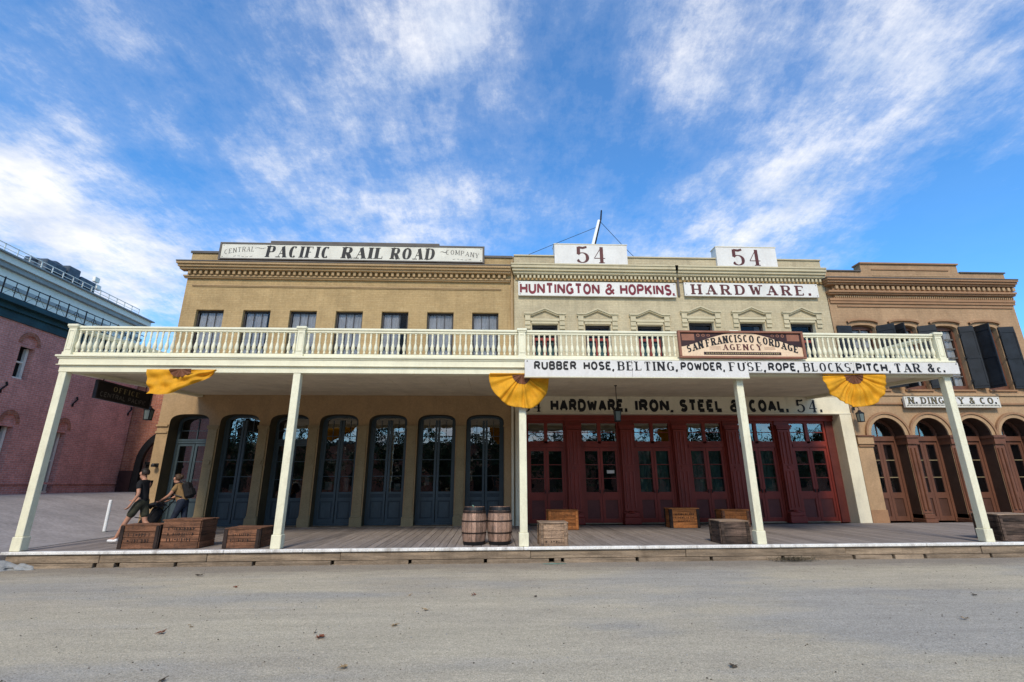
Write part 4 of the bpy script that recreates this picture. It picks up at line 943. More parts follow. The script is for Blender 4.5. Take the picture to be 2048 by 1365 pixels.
def cf(u): return Z0+.0+.42*math.sin(math.pi*(.1+.8*min(max(u, 0), 1)))
arched_text(s, 'SAN FRANCISCO CORDAGE', X0+.2, X1-.17, cf, .19, yy, 'ink', style='roman', wt=.33, thin=.13, gap=.08, wordgap=.30)
sign_text(s, 'AGENCY', X0+1.1, X0+2.12, Z0+.215, .15, yy, 'inkbrown', style='roman', wt=.25, thin=.08)
mb = MB(); mb.quad((X0+.62,yy-.001,Z0+.09),(X1-.62,yy-.001,Z0+.09),(X1-.62,yy-.001,Z0+.165),(X0+.62,yy-.001,Z0+.165),'signdark')
for i in range(34): a = X0+.68+i*.055; mb.quad((a,yy-.004,Z0+.11),(a+.03+.01*(i%3),yy-.004,Z0+.11),(a+.03,yy-.004,Z0+.148),(a+.004,yy-.004,Z0+.148),'gold')
for sg in (0, 1):
    for i in range(3): a = X0+.78 if not sg else X1-1.03; mb.quad((a,yy-.001,Z0+.23+i*.03),(a+.28,yy-.001,Z0+.235+i*.03),(a+.28,yy-.001,Z0+.243+i*.03),(a,yy-.001,Z0+.236+i*.03),'pinktan')
mb.obj('scroll_banner', s)
# Dingley sign on the orange building
s = board('arcade_sign', 'cream sign reading N. DINGLEY & CO in shaded letters above the round brown arches', 15.03, 18.66, 3.93, 4.33, FY-.20, FY-.11, 'signgrey')
y = FY-.20
MB().quad((15.1,y-.002,4.07),(18.58,y-.002,4.07),(18.58,y-.002,4.29),(15.1,y-.002,4.29),'signwhite').obj('letter_ground', s)
for t, a, c in (('N.', 15.14, 15.5), ('DINGLEY', 15.62, 17.3), ('&', 17.45, 17.72), ('CO.', 17.86, 18.52)):
    sign_text(s, t, a, c, 4.065, .235, y-.002, 'ink', style='roman', wt=.30, thin=.12, gap=.10); sign_text(s, t, a+.012, c-.012, 4.10, .165, y-.006, 'gold', style='roman', wt=.10, thin=.04, gap=.3)
mb = MB(); 
for i in range(62): a = 15.12+i*.056; mb.quad((a,y-.003,3.985),(a+.03+.008*(i%3),y-.003,3.985),(a+.034,y-.003,4.035),(a+.003,y-.003,4.035),'inkgrey')
mb.obj('small_lettering', s)
# hanging office sign along the left side beam, reads from the right
s = thing('hanging_sign', 'dark sign reading OFFICE CENTRAL PACIFIC hanging from left side beam of balcony', 'sign')
MB().cbox(-10.00, -9.94, 12.44, 14.40, 3.47, 3.90, 'signblack', .008).obj('board', s)
mb = MB()
for a, c, d, e in ((12.42,14.42,3.89,3.92),(12.42,14.42,3.45,3.48),(12.42,12.46,3.48,3.89),(14.38,14.42,3.48,3.89)): mb.box(-10.01, -9.925, a, c, d, e, 'darkframe')
mb.tube([(-9.97,12.62,3.9),(-9.97,12.62,4.0)], .012, 'iron'); mb.tube([(-9.97,14.2,3.9),(-9.97,14.2,4.08)], .012, 'iron'); mb.obj('frame', s)
letters(None, 'OFFICE', lambda x, z, l: (-9.935+.0006*l, 12.95+x, 3.71+z), .13, mat='gold', style='roman', wt=.22, thin=.08, width=1.0, parent=s)
letters(None, 'CENTRAL PACIFIC', lambda x, z, l: (-9.935+.0006*l, 12.56+x, 3.52+z), .13, mat='inkgrey', wt=.17, width=1.7, parent=s)

# ------------------------------------------------------------------ bunting fans
def fan(name, label, x0, x1, ztop, drop, y, cxo=0.0, centre=.27, fold=None, seed=0):
    t = thing(name, label, 'bunting', 'yellow bunting fans on the balcony beam'); c = (x0+x1)/2+cxo; n = 128; r_ = random.Random(seed)
    W_ = [(r_.uniform(4, 40)**1.0, r_.uniform(0, 6.3), r_.uniform(.2, 1)) for _ in range(7)]
    sag = [(r_.uniform(1, 3.2), r_.uniform(0, 6.3)) for _ in range(3)]
    def ring(f):
        out = []
        for i in range(n+1):
            u = i/n; a = math.pi*(u+.012*math.sin(u*23+seed)+.018*math.sin(u*9)); a = min(max(a, 0), math.pi); rx = (c-x0) if a < math.pi/2 else (x1-c)
            pl = sum(w*math.sin(u*k*2.2+p+f*1.2*math.sin(p)) for k, p, w in W_)/3.2
            pl += .7*math.sin(f*8+2.5*math.sin(u*5+seed))*math.sin(u*math.pi)*smooth((f-.3)*4)
            px = c-rx*f*math.cos(a); lo = 1+.05*math.sin(u*sag[0][0]*4+sag[0][1])+.012*math.sin(u*sag[1][0]*9+sag[1][1])
            dz = -drop*f*math.sin(a)**.9*lo-.02*f*math.sin(u*math.pi*4)**2; dy = -.085*f**.7*pl-.07*f*math.sin(a)
            if fold and px > fold: dy += (px-fold)*.55
            out.append((px, y+dy, ztop+dz))
        return out
    def skin(fs, m, dy=0):
        rs = [ring(f) for f in fs]; vs = [(p[0], p[1]+dy, p[2]) for r_ in rs for p in r_]; F_ = []
        for j in range(len(rs)-1):
            for i in range(n): F_.append((j*(n+1)+i, j*(n+1)+i+1, (j+1)*(n+1)+i+1, (j+1)*(n+1)+i))
        return MB().add(vs, F_, m)
    o = skin([centre]+[centre+(1-centre)*k/16 for k in range(1, 17)], 'yellow').obj('yellow_fan', t, smooth=True)
    md = o.modifiers.new('s', 'SOLIDIFY'); md.thickness = .004
    skin([.0, .08, .16, .24, centre+.03], 'maroon', -.012).obj('maroon_centre', t, smooth=True)
    MB().cbox(x0+.02, x1-.02, y-.02, y+.02, ztop-.01, ztop+.02, 'yellow', .006).obj('heading_band', t)
    return t
# the first has blown to one side: a slanted cloth hanging from its left corner
t = thing('bunting_fan', 'yellow bunting at left end of balcony, blown askew and hanging lopsided', 'bunting', 'yellow bunting fans on the balcony beam')
A, Bx, zt_ = -8.0, -6.42, 3.93; vs = []; nu, nv = 48, 22
for j in range(nv+1):
    v = j/nv
    for i in range(nu+1):
        u = i/nu; x = A+(Bx-A)*u+ v*(.16*(1-u))
        low = .64*(1-u)**.5*(1-.10*math.cos(u*9)) if u < 1 else 0
        z = zt_-v*(low*.98+.02); f = math.sin(u*7+v*7)*.5+math.sin(u*20-v*9)*.3+.5*math.sin(v*13+u*5)
        vs.append((x, FRY-.13-.09*f*v**.5-.05*v, z-.02*f*v))
cl = MB().add(vs, [(j*(nu+1)+i, j*(nu+1)+i+1, (j+1)*(nu+1)+i+1, (j+1)*(nu+1)+i) for j in range(nv) for i in range(nu)], 'yellow').obj('yellow_cloth', t, smooth=True)
vs = []; 
for j in range(7):
    for i in range(21):
        a = math.pi*i/20; r_ = j/6; vs.append((-7.18-.25*r_*math.cos(a), FRY-.21-.03*math.sin(i*1.7)*r_, 3.925-(.19+.02*math.sin(i*2.3))*r_*math.sin(a)**.8))
MB().add(vs, [(j*21+i, j*21+i+1, (j+1)*21+i+1, (j+1)*21+i) for j in range(6) for i in range(20)], 'maroon').obj('maroon_centre', t, smooth=True)
fan('bunting_fan', 'yellow bunting fan draped over the middle balcony post', -.05, 1.44, 3.885, .80, FRY-.03, 0.06, .27, fold=.83, seed=3)
fan('bunting_fan', 'yellow bunting fan with maroon centre right of the fourth balcony post', 8.20, 9.78, 3.91, .84, FRY-.09, 0.0, .27, seed=8)

# ------------------------------------------------------------------ lanterns
def lantern(loc, label, rod=.6, wall=False):
    t = thing('lantern', label, 'lantern', 'iron lanterns under the balcony', loc)
    mb = MB(); w = .085; h = .27
    for sx in (-1, 1):
        for sy in (-1, 1):
            mb.hexa([(sx*.07-.008,sy*.07-.008,-h),(sx*.07+.008,sy*.07-.008,-h),(sx*.07+.008,sy*.07+.008,-h),(sx*.07-.008,sy*.07+.008,-h),(sx*w-.008,sy*w-.008,0),(sx*w+.008,sy*w-.008,0),(sx*w+.008,sy*w+.008,0),(sx*w-.008,sy*w+.008,0)], 'iron')
    mb.box(-.082, .082, -.082, .082, -h-.025, -h, 'iron'); mb.box(-.1, .1, -.1, .1, 0, .015, 'iron')
    mb.add([(-.1,-.1,.015),(.1,-.1,.015),(.1,.1,.015),(-.1,.1,.015),(-.03,-.03,.09),(.03,-.03,.09),(.03,.03,.09),(-.03,.03,.09)], [(0,1,5,4),(1,2,6,5),(2,3,7,6),(3,0,4,7),(4,5,6,7)], 'iron')
    mb.box(-.035, .035, -.035, .035, .09, .12, 'iron'); mb.obj('frame', t)
    MB().hexa([(-.066,-.066,-h+.001),(.066,-.066,-h+.001),(.066,.066,-h+.001),(-.066,.066,-h+.001),(-.08,-.08,-.001),(.08,-.08,-.001),(.08,.08,-.001),(-.08,.08,-.001)], 'lampglass').obj('glass', t)
    if wall: MB().tube([(0,0,.12),(0,0,.2),(0,.1,.26),(0,.24,.26)], .014, 'iron').box(-.04, .04, .23, .25, .15, .33, 'iron').obj('bracket', t)
    else: MB().tube([(0,0,.12),(0,0,.12+rod)], .011, 'iron').lathe([(.045,0),(.045,.02)], 'iron', 10, (0,0,.10+rod)).obj('rod', t)
    return t
lantern((3.72, 14.0, 3.36), 'square iron lantern hanging on a rod in front of the red doors', .66)
lantern((13.14, 16.6, 3.68), 'square iron lantern on the wall left of the round arches', .5, True)
lantern((-10.05, 14.62, 3.46), 'square iron lantern at the far end of the dark office sign', .5)

# ------------------------------------------------------------------ crates and barrels
def crate(x0, x1, y0, y1, h, m, label, cl='cleat', rz=0.0, rows=3, cleats='front', lid=True, legs=False, top=None):
    w, d = x1-x0, y1-y0; t = thing('crate', label, 'crate', 'old wooden crates on the boardwalk', ((x0+x1)/2, (y0+y1)/2, .004), rz)
    X, Y = w/2, d/2; th = .022
    z = 0.0; gh = h-(.025 if lid else 0); z0l = .02 if not legs else gh*.0
    for r_ in range(rows):
        a, c = gh*r_/rows, gh*(r_+1)/rows; j = rnd.uniform(-.003, .003)
        MB().cbox(-X+.02, X-.02, -Y+j, -Y+th+j, a+.004, c-.004, m, .004).obj('plank', t)
        MB().cbox(-X+.02, X-.02, Y-th, Y, a+.004, c-.004, m, .004).obj('plank', t)
        for s_ in (-1, 1):
            e = s_*(X-.011); MB().cbox(e-.011, e+.011, -Y+th+.004, Y-th-.004, a+.004, c-.004, m, .004).obj('plank', t)
    if cleats:
        for s_ in (-1, 1):
            e = s_*(X-.035)
            MB().cbox(e-.035, e+.035, -Y-.022, -Y-.004, .002, gh-.002, cl, .005).obj('cleat', t)
            f = s_*(X+.012)
            for yy_ in (-Y+.03, Y-.03): MB().cbox(f-.011, f+.011, yy_-.035, yy_+.035, .002, gh-.002, cl, .005).obj('cleat', t)
    if lid:
        ov = .012 if m in ('crate1', 'crate4') else .03; nb = max(2, int(d/.16)+1)
        for i in range(nb):
            a, c = -Y-ov+(d+2*ov)*i/nb, -Y-ov+(d+2*ov)*(i+1)/nb
            MB().cbox(-X-ov, X+ov, a+.003, c-.003, gh+.001, h+rnd.uniform(-.002, .002), top or m, .004).obj('lid_board', t)
    MB().box(-X+.04, X-.04, -Y+.03, Y-.03, .01, gh-.01, 'dark').obj('shaded_inside', t)
    return t
crate(-8.12, -7.30, 11.72, 12.25, .50, 'crate1', 'brown crate with dark corner cleats, leftmost in the row by the first post', rows=4)
crate(-7.24, -6.40, 11.70, 12.38, .60, 'crate1', 'largest brown crate with faint printing, between two lower crates', cl='crate4', rows=4, cleats=None)
crate(-5.84, -5.08, 11.65, 12.32, .42, 'crate1', 'low brown crate just left of the second balcony post', rows=3)
crate(1.14, 1.74, 11.52, 12.05, .50, 'crate3', 'small pale grey crate with open gap, right of the middle post', cl='crate3', rows=3, top='paleplank', legs=True)
crate(1.78, 2.66, 15.35, 15.85, .56, 'crate2', 'bright orange crate by the red doors, behind the pale grey crate', cl='crate2', rows=3)
crate(5.60, 6.50, 15.62, 16.10, .58, 'crate2', 'orange crate with printed front standing alone before the third red door', cl='cleat', rows=3)
crate(7.32, 8.16, 15.75, 16.25, .52, 'crate2', 'orange crate against the red wall, behind the small dark crate', cl='crate1', rows=3)
crate(5.30, 5.96, 11.58, 12.15, .50, 'crate4', 'small dark weathered crate just left of the fourth balcony post', cl='crate4', rows=3, top='paleplank')
crate(12.05, 12.98, 11.60, 12.25, .60, 'crate4', 'dark weathered crate at right edge beside the last balcony post', cl='crate4', rows=4, top='paleplank')
# stencilled marks, unreadable with age
def stencil(x0, x1, y, z0, z1, rows, seed, par):
    r_ = random.Random(seed); mb = MB(); H = (z1-z0)/rows
    for j in range(rows):
        x = x0
        while x < x1:
            w = r_.uniform(.015, .05); zz = z0+j*H; hh = H*.55
            if r_.random() < .8: mb.quad((x,y,zz+.02),(x+w*.45,y,zz+.02),(x+w*.45,y,zz+.02+hh),(x,y,zz+.02+hh),'cleat')
            if r_.random() < .6: mb.quad((x,y-.0004,zz+.02+hh*r_.random()*.8),(x+w,y-.0004,zz+.03+hh*.2),(x+w,y-.0004,zz+.045+hh*.2),(x,y-.0004,zz+.04+hh*.5),'cleat')
            x += w+.022
    o = mb.obj('stencilled_print', par, kind='stuff'); o.location = -par.location; return o
cr = [o for o in COL.objects if o.name.startswith('crate') and o.parent is None]
stencil(-7.1, -6.55, 11.692, .14, .48, 3, 5, cr[1]); stencil(-7.95, -7.5, 11.712, .12, .36, 2, 6, cr[0]); stencil(5.75, 6.35, 15.612, .16, .46, 3, 8, cr[5]); stencil(-5.7, -5.25, 11.642, .12, .34, 2, 9, cr[2]); stencil(1.25, 1.6, 11.512, .05, .14, 1, 10, cr[3])
def barrel(x, y, label, dark):
    t = thing('barrel', label, 'barrel', 'old oak barrels on the boardwalk', (x, y, 0)); H = .82; n = 18
    def rad(z): u = z/H*2-1; return .292-.055*u*u
    for k in range(n):
        a0, a1 = 2*math.pi*k/n+.012, 2*math.pi*(k+1)/n-.012; vs = []; zs = [H*i/8 for i in range(9)]; j = rnd.uniform(-.003, .003)
        for z in zs:
            r_ = rad(z)+j
            for a, rr in ((a0, r_), (a1, r_), (a1, r_-.022), (a0, r_-.022)): vs.append((rr*math.cos(a), rr*math.sin(a), z+.003))
        fs = []
        for i in range(8):
            for q in range(4): fs.append((i*4+q, i*4+(q+1)%4, (i+1)*4+(q+1)%4, (i+1)*4+q))
        fs += [(3,2,1,0), (32,33,34,35)]
        MB().add(vs, fs, 'stave').obj('stave', t)
    for z0, z1 in ((.0, .075), (.245, .275), (.50, .53), (.69, .735), (.745, .82)):
        mb = MB(); zs = [z0, (z0+z1)/2, z1]
        mb.lathe([(rad(z)+.006, z+.003) for z in zs], 'rust' if z0 > .1 and z0 < .7 else 'iron', 36, cap=False); mb.obj('hoop', t)
    MB().lathe([(.215, .79), (.215, .80)], 'stave', 24).obj('barrel_head', t)
    if dark: MB().tube([(-.02,-.15,.80),(-.02,-.15,.84),(-.05,-.15,.86)], .018, 'greenstain').obj('spigot', t)
    return t
barrel(-.36, 12.02, 'weathered oak barrel with a pale spigot on its lid, left of the pair', 1)
barrel(.235, 12.02, 'weathered oak barrel with iron hoops, right of the pair beside middle post', 0)

# ------------------------------------------------------------------ people
def skinmesh(name, pts, edges, m, parent=None, root=0, sub=2, smooth=True):
    """pts: name->(x,y,z,r); edges between names"""
    me = bpy.data.meshes.new(name); names = list(pts); me.from_pydata([pts[k][:3] for k in names], [(names.index(a), names.index(c)) for a, c in edges], [])
    o = bpy.data.objects.new(name, me); COL.objects.link(o); me.skin_vertices or o.modifiers.new('t', 'SKIN')
    if not o.modifiers: o.modifiers.new('t', 'SKIN')
    for k, v in zip(names, me.skin_vertices[0].data):
        r_ = pts[k][3]; v.radius = (r_, pts[k][4]) if len(pts[k]) > 4 else (r_, r_)
    me.skin_vertices[0].data[root].use_root = True
    o.modifiers[0].use_smooth_shade = True; s_ = o.modifiers.new('s', 'SUBSURF'); s_.levels = s_.render_levels = sub
    bpy.context.view_layer.update(); dg = bpy.context.evaluated_depsgraph_get(); nm = bpy.data.meshes.new_from_object(o.evaluated_get(dg)); nm.name = name
    bpy.data.objects.remove(o); nm.materials.clear(); nm.materials.append(M_[m])
    nm.polygons.foreach_set('use_smooth', [True]*len(nm.polygons))
    o = bpy.data.objects.new(name, nm); COL.objects.link(o)
    if parent is not None: o.parent = parent
    return o
def hand(pts, ed, pre, w, d, side):
    """five bent fingers from wrist w towards d"""
    w = Vector(w); d = Vector(d).normalized(); s_ = Vector((0, 1, 0)) if abs(d.y) < .8 else Vector((1, 0, 0)); s_ = (s_-d*s_.dot(d)).normalized(); n_ = d.cross(s_)
    p = w+d*.055; pts[pre+'palm'] = (*p, .032); ed.append((pre+'wrist', pre+'palm'))
    for i, (o_, L) in enumerate(((-.028,.065),(-.009,.078),(.010,.074),(.028,.058))):
        a = w+d*.095+s_*o_; b_ = a+d*L*.55+n_*.012*side; c = b_+d*L*.3+n_*.03*side
        pts[f'{pre}f{i}a'] = (*a, .010); pts[f'{pre}f{i}b'] = (*b_, .009); pts[f'{pre}f{i}c'] = (*c, .008)
        ed += [(pre+'palm', f'{pre}f{i}a'), (f'{pre}f{i}a', f'{pre}f{i}b'), (f'{pre}f{i}b', f'{pre}f{i}c')]
    a = w+d*.05-s_*.035; b_ = a+d*.035-s_*.02+n_*.015*side; pts[pre+'t1'] = (*a, .012); pts[pre+'t2'] = (*b_, .010); ed += [(pre+'palm', pre+'t1'), (pre+'t1', pre+'t2')]
def person(loc, rz, label, J, shirt, trousers, short, hairm, shoe, hairstyle, sc=1.0):
    """J: joints facing +x; left is +y"""
    t = thing('person', label, 'person', None, loc, rz); t.scale = (sc, sc, sc)
    H = Vector(J['head']); N = Vector(J['neck'])
    pts = {'pelvis': (*J['pelvis'], .12, .14), 'belly': (*J['belly'], .105, .13), 'chest': (*J['chest'], .118, .165), 'neckb': (*(N-Vector((.01,0,.03))), .06), 'neck': (*N, .052), 'jaw': (*(H+Vector((.012,0,-.075))), .062), 'head': (*H, .088, .078), 'crown': (*(H+Vector((-.012,0,.062))), .078, .07),
           'nose': (*(H+Vector((.098,0,-.02))), .014), 'chin': (*(H+Vector((.055,0,-.09))), .03), 'earl': (*(H+Vector((-.005,.082,-.012))), .016), 'earr': (*(H+Vector((-.005,-.082,-.012))), .016)}
    ed = [('pelvis','belly'),('belly','chest'),('chest','neckb'),('neckb','neck'),('neck','jaw'),('jaw','head'),('head','crown'),('head','nose'),('jaw','chin'),('head','earl'),('head','earr')]
    for s_, q in (('l', 1), ('r', -1)):
        sh, el, wr = J[s_+'sh'], J[s_+'el'], J[s_+'wr']; hp, kn, an, to = J[s_+'hip'], J[s_+'kn'], J[s_+'an'], J[s_+'to']
        pts.update({s_+'sh': (*sh, .058), s_+'el': (*el, .042), s_+'wrist': (*wr, .027), s_+'hip': (*hp, .088), s_+'kn': (*kn, .057), s_+'calf': (*(Vector(kn).lerp(Vector(an), .33)), .056), s_+'an': (*an, .036), s_+'to': (*to, .034)})
        ed += [('chest', s_+'sh'), (s_+'sh', s_+'el'), (s_+'el', s_+'wrist'), ('pelvis', s_+'hip'), (s_+'hip', s_+'kn'), (s_+'kn', s_+'calf'), (s_+'calf', s_+'an'), (s_+'an', s_+'to')]
        hand(pts, ed, s_, wr, Vector(wr)-Vector(el), 1)
    skinmesh('body', pts, ed, 'skin', t)
    e = 1.16
    sp = {k: (*pts[k][:3], *[r_*e for r_ in pts[k][3:]]) for k in ('pelvis','belly','chest')}; sp['pelvis'] = (*(Vector(pts['pelvis'][:3])+Vector((0,0,-.035))), .15, .172); pass; sp['neckb'] = (*pts['neckb'][:3], .072)
    se = [('pelvis','belly'),('belly','chest'),('chest','neckb')]
    for s_ in 'lr':
        sh, el = Vector(pts[s_+'sh'][:3]), Vector(pts[s_+'el'][:3]); sp[s_+'sh'] = (*sh, .072); sp[s_+'m'] = (*sh.lerp(el, .62), .060); se += [('chest', s_+'sh'), (s_+'sh', s_+'m')]
    skinmesh('shirt', sp, se, shirt, t)
    tp = {'w': (*(Vector(pts['pelvis'][:3])+Vector((0,0,.13))), .122, .145), 'pelvis': (*pts['pelvis'][:3], .135, .155)}; te = [('w','pelvis')]
    for s_ in 'lr':
        hp, kn, an = [Vector(pts[s_+k][:3]) for k in ('hip','kn','an')]; tp[s_+'hip'] = (*hp, .105)
        if short: tp[s_+'k'] = (*hp.lerp(kn, .80), .095); te += [('pelvis', s_+'hip'), (s_+'hip', s_+'k')]
        else: tp[s_+'k'] = (*kn, .072); tp[s_+'c'] = (*kn.lerp(an, .5), .064); tp[s_+'a'] = (*kn.lerp(an, .93), .055); te += [('pelvis', s_+'hip'), (s_+'hip', s_+'k'), (s_+'k', s_+'c'), (s_+'c', s_+'a')]
    skinmesh('shorts' if short else 'trousers', tp, te, trousers, t)
    for s_ in 'lr':
        an, to = Vector(pts[s_+'an'][:3]), Vector(pts[s_+'to'][:3]); d = (to-an); d.z = 0; d = d.normalized() if d.length > .02 else Vector((1,0,0)); hl = an-Vector((0,0,.055))-d*.05
        skinmesh('shoe', {'a': (*(an-Vector((0,0,.0))), .048), 'h': (*hl, .044), 'm': (*(hl.lerp(to, .55)+Vector((0,0,.012))), .046), 't': (*to, .036)}, [('a','h'),('h','m'),('m','t')], shoe, t)
    bm = bmesh.new(); bmesh.ops.create_icosphere(bm, subdivisions=4, radius=1); q_ = random.Random(5)
    for v in list(bm.verts):
        if (v.co.x > .25 and v.co.z < .45) or v.co.z < -.55: bm.verts.remove(v)
    for v in bm.verts:
        k = 1+.035*math.sin(v.co.x*19+v.co.y*23)*math.sin(v.co.z*17); v.co = Vector((v.co.x*.112*k, v.co.y*.093*k, v.co.z*.108*k))
    me = bpy.data.meshes.new('hair'); bm.to_mesh(me); bm.free(); me.materials.append(M_[hairm]); me.polygons.foreach_set('use_smooth', [True]*len(me.polygons))
    ho = bpy.data.objects.new('hair', me); COL.objects.link(ho); ho.parent = t; ho.location = H+Vector((-.018,0,.028)); ho.modifiers.new('s', 'SOLIDIFY').thickness = .012
    if hairstyle == 'bun': MB().lathe([(.004,-.05),(.035,-.038),(.05,0),(.035,.038),(.004,.05)], hairm, 12, tuple(H+Vector((-.115,0,.06)))).obj('hair_bun', t, smooth=True)
    for q in (-1, 1): MB().lathe([(.002,-.009),(.008,-.005),(.009,0),(.008,.005),(.002,.009)], 'ink', 8, (H.x+.083, H.y+q*.030, H.z+.008)).obj('eye', t, smooth=True)
    return t
man = dict(pelvis=(0,0,.93), belly=(.02,0,1.10), chest=(.03,0,1.30), neck=(.05,0,1.50), head=(.085,0,1.615),
 lsh=(.03,.185,1.40), lel=(-.04,.235,1.12), lwr=(.08,.25,.90), rsh=(.03,-.185,1.40), rel=(.10,-.23,1.14), rwr=(.30,-.22,1.02),
 lhip=(.02,.09,.88), lkn=(.21,.10,.50), lan=(.38,.10,.11), lto=(.56,.10,.06), rhip=(-.02,-.09,.88), rkn=(-.10,-.10,.47), ran=(-.42,-.10,.20), rto=(-.34,-.10,.05))
person((-8.62, 12.95, 0), math.pi, 'man in black shirt and olive shorts striding left past the crates', man, 'blackcloth', 'olivecloth', True, 'hairdark', 'white', 'short')
wom = dict(pelvis=(0,0,.93), belly=(.06,0,1.08), chest=(.13,0,1.26), neck=(.20,0,1.43), head=(.26,0,1.545),
 lsh=(.14,.165,1.35), lel=(.26,.21,1.12), lwr=(.46,.17,1.0), rsh=(.14,-.165,1.35), rel=(.28,-.21,1.12), rwr=(.46,-.17,1.0),
 lhip=(0,.085,.88), lkn=(.14,.09,.48), lan=(.06,.09,.09), lto=(.24,.09,.04), rhip=(0,-.085,.88), rkn=(-.06,-.09,.47), ran=(-.32,-.09,.16), rto=(-.18,-.09,.04))
person((-8.1, 13.75, 0), math.pi, 'woman in tan shirt and navy trousers leaning over a black pushchair', wom, 'tancloth', 'navycloth', False, 'hairbrown', 'blackcloth', 'bun', .97)
# backpack worn by the woman, phone strap etc. left out
bp_ = thing('backpack', 'black backpack on the back of the woman in the tan shirt', 'backpack', None, (-8.1, 13.75, 0), math.pi)
bg_ = MB().cbox(-.085, .085, -.14, .14, -.21, .21, 'blackcloth', .05).cbox(-.13, -.086, -.10, .10, -.17, .02, 'blackcloth', .018).obj('bag', bp_); bg_.location = (-.085, 0, 1.21); bg_.rotation_euler = (0, R(22), 0)
mb = MB()
for q in (-.1, .1): mb.tube([(-.02,q,1.38),(.07,q,1.42),(.20,q*1.1,1.38),(.25,q*1.2,1.25),(.17,q*1.5,1.1),(-.02,q*1.4,1.04)], .017, 'iron', 6)
mb.obj('strap', bp_)
# pushchair
pc = thing('pushchair', 'black pushchair being pushed left in front of the woman', 'pushchair', None, (-8.78, 13.75, 0), math.pi)
mb = MB()
for q in (-.2, .2): mb.tube([(-.34,q,.97),(-.15,q,.72),(.30,q,.14)], .014, 'iron'); mb.tube([(-.22,q,.12),(.12,q,.52)], .014, 'iron'); mb.tube([(.12,q,.52),(.34,q,.55)], .012, 'iron')
mb.tube([(-.34,-.2,.97),(-.37,0,1.0),(-.34,.2,.97)], .016, 'iron'); mb.obj('frame', pc)
for x, r_ in ((-.22,.13), (.30,.095)):
    for q in (-.24, .24):
        P = [(x+(r_-.015)*math.cos(a*math.pi/8), q, r_+(r_-.015)*math.sin(a*math.pi/8)) for a in range(17)]
        w_ = MB().tube(P, .016, 'iron', 6, False).obj('wheel', pc); mb = MB(); [mb.tube([(x,q,r_),(P[a*2][0],q,P[a*2][2])], .005, 'inkgrey', 5) for a in range(8)]; mb.obj('spokes', w_)
skinmesh('seat', {'a': (-.10,0,.78,.05,.17), 'b': (-.02,0,.52,.06,.18), 'c': (.20,0,.42,.05,.17), 'd': (.30,0,.25,.04,.14)}, [('a','b'),('b','c'),('c','d')], 'blackcloth', pc)
vs = []; 
for j in range(7):
    for i in range(9): a = math.pi*(.15+.62*j/6); s_ = -.21+.42*i/8; vs.append((-.02+.30*math.cos(a), s_, .62+.30*math.sin(a)*(1-.25*(s_/.21)**2)))
MB().add(vs, [(j*9+i, j*9+i+1, (j+1)*9+i+1, (j+1)*9+i) for j in range(6) for i in range(8)], 'blackcloth').obj('hood', pc, smooth=True)

# ------------------------------------------------------------------ left side: bollard, kerb end
bo = thing('bollard', 'thin white marker post standing on the paving left of the boardwalk', 'bollard', None, (-11.25, 15.55, gz(-11.25, 15.55)))
MB().lathe([(.045,0),(.045,.86),(.038,.88),(.01,.89)], 'white', 14).obj('post', bo, smooth=False); MB().lathe([(.07,0),(.07,.02)], 'concrete', 14).obj('base_plate', bo)
def blob(n, rr, m, name, loc, lab, cat, seed=1, flat=.5):
    bm = bmesh.new(); bmesh.ops.create_icosphere(bm, subdivisions=3, radius=1); r_ = random.Random(seed)
    ph = [r_.uniform(0, 6) for _ in range(6)]
    for v in bm.verts:
        c = v.co; k = 1+.16*math.sin(c.x*4+ph[0])+.14*math.sin(c.y*5+ph[1])+.1*math.sin(c.z*7+ph[2]+c.x*3); v.co = Vector((c.x*rr[0]*k, c.y*rr[1]*k, max(c.z, -.3)*rr[2]*k))
    me = bpy.data.meshes.new(name); bm.to_mesh(me); bm.free(); me.materials.append(M_[m]); o = bpy.data.objects.new(name, me); COL.objects.link(o); o.location = loc
    return tag(o, lab, cat) if lab else o
blob(0, (.38, .15, .12), 'concrete', 'concrete_lump', (-10.02, 11.18, ST+.03), 'broken grey concrete lump at left end of the timber kerb', 'rubble', 4)
blob(0, (.20, .10, .09), 'concrete', 'concrete_lump', (-9.55, 11.2, ST+.01), 'smaller concrete fragment beside the broken lump at the kerb', 'rubble', 9)
mb = MB(); r_ = random.Random(12)
for i in range(420):
    a = r_.gauss(0, .26); c = r_.gauss(0, .07); L = r_.uniform(.05, .16); an = r_.uniform(0, 6.28); h = r_.uniform(.0, .06)
    p = Vector((a, c, h)); d = Vector((math.cos(an), math.sin(an)*.5, r_.uniform(.0, .6))).normalized()*L; s_ = Vector((-d.y, d.x, .02)).normalized()*.006
    mb.add([p-s_, p+s_, p+d], [(0,1,2)], 'weed')
w_ = mb.obj('dry_weeds', None, loc=(xat(1585, 11.2, ST), 11.18, ST+.005), kind='stuff'); w_['label'] = 'clump of dry weeds against the timber kerb'
mb = MB(); P = [(.26*math.cos(a*.3927)*(1+.2*math.sin(a*2.1)), .07*math.sin(a*.3927)*(1+.2*math.cos(a*1.7)), 0) for a in range(16)]; mb.add(P, [tuple(range(16))], 'greenstain')
o = mb.obj('paint_spot', None, loc=(xat(1108, 11.2, ST), 11.2, ST+.006)); tag(o, 'pale green paint spot on street under the kerb drain gaps', 'stain')

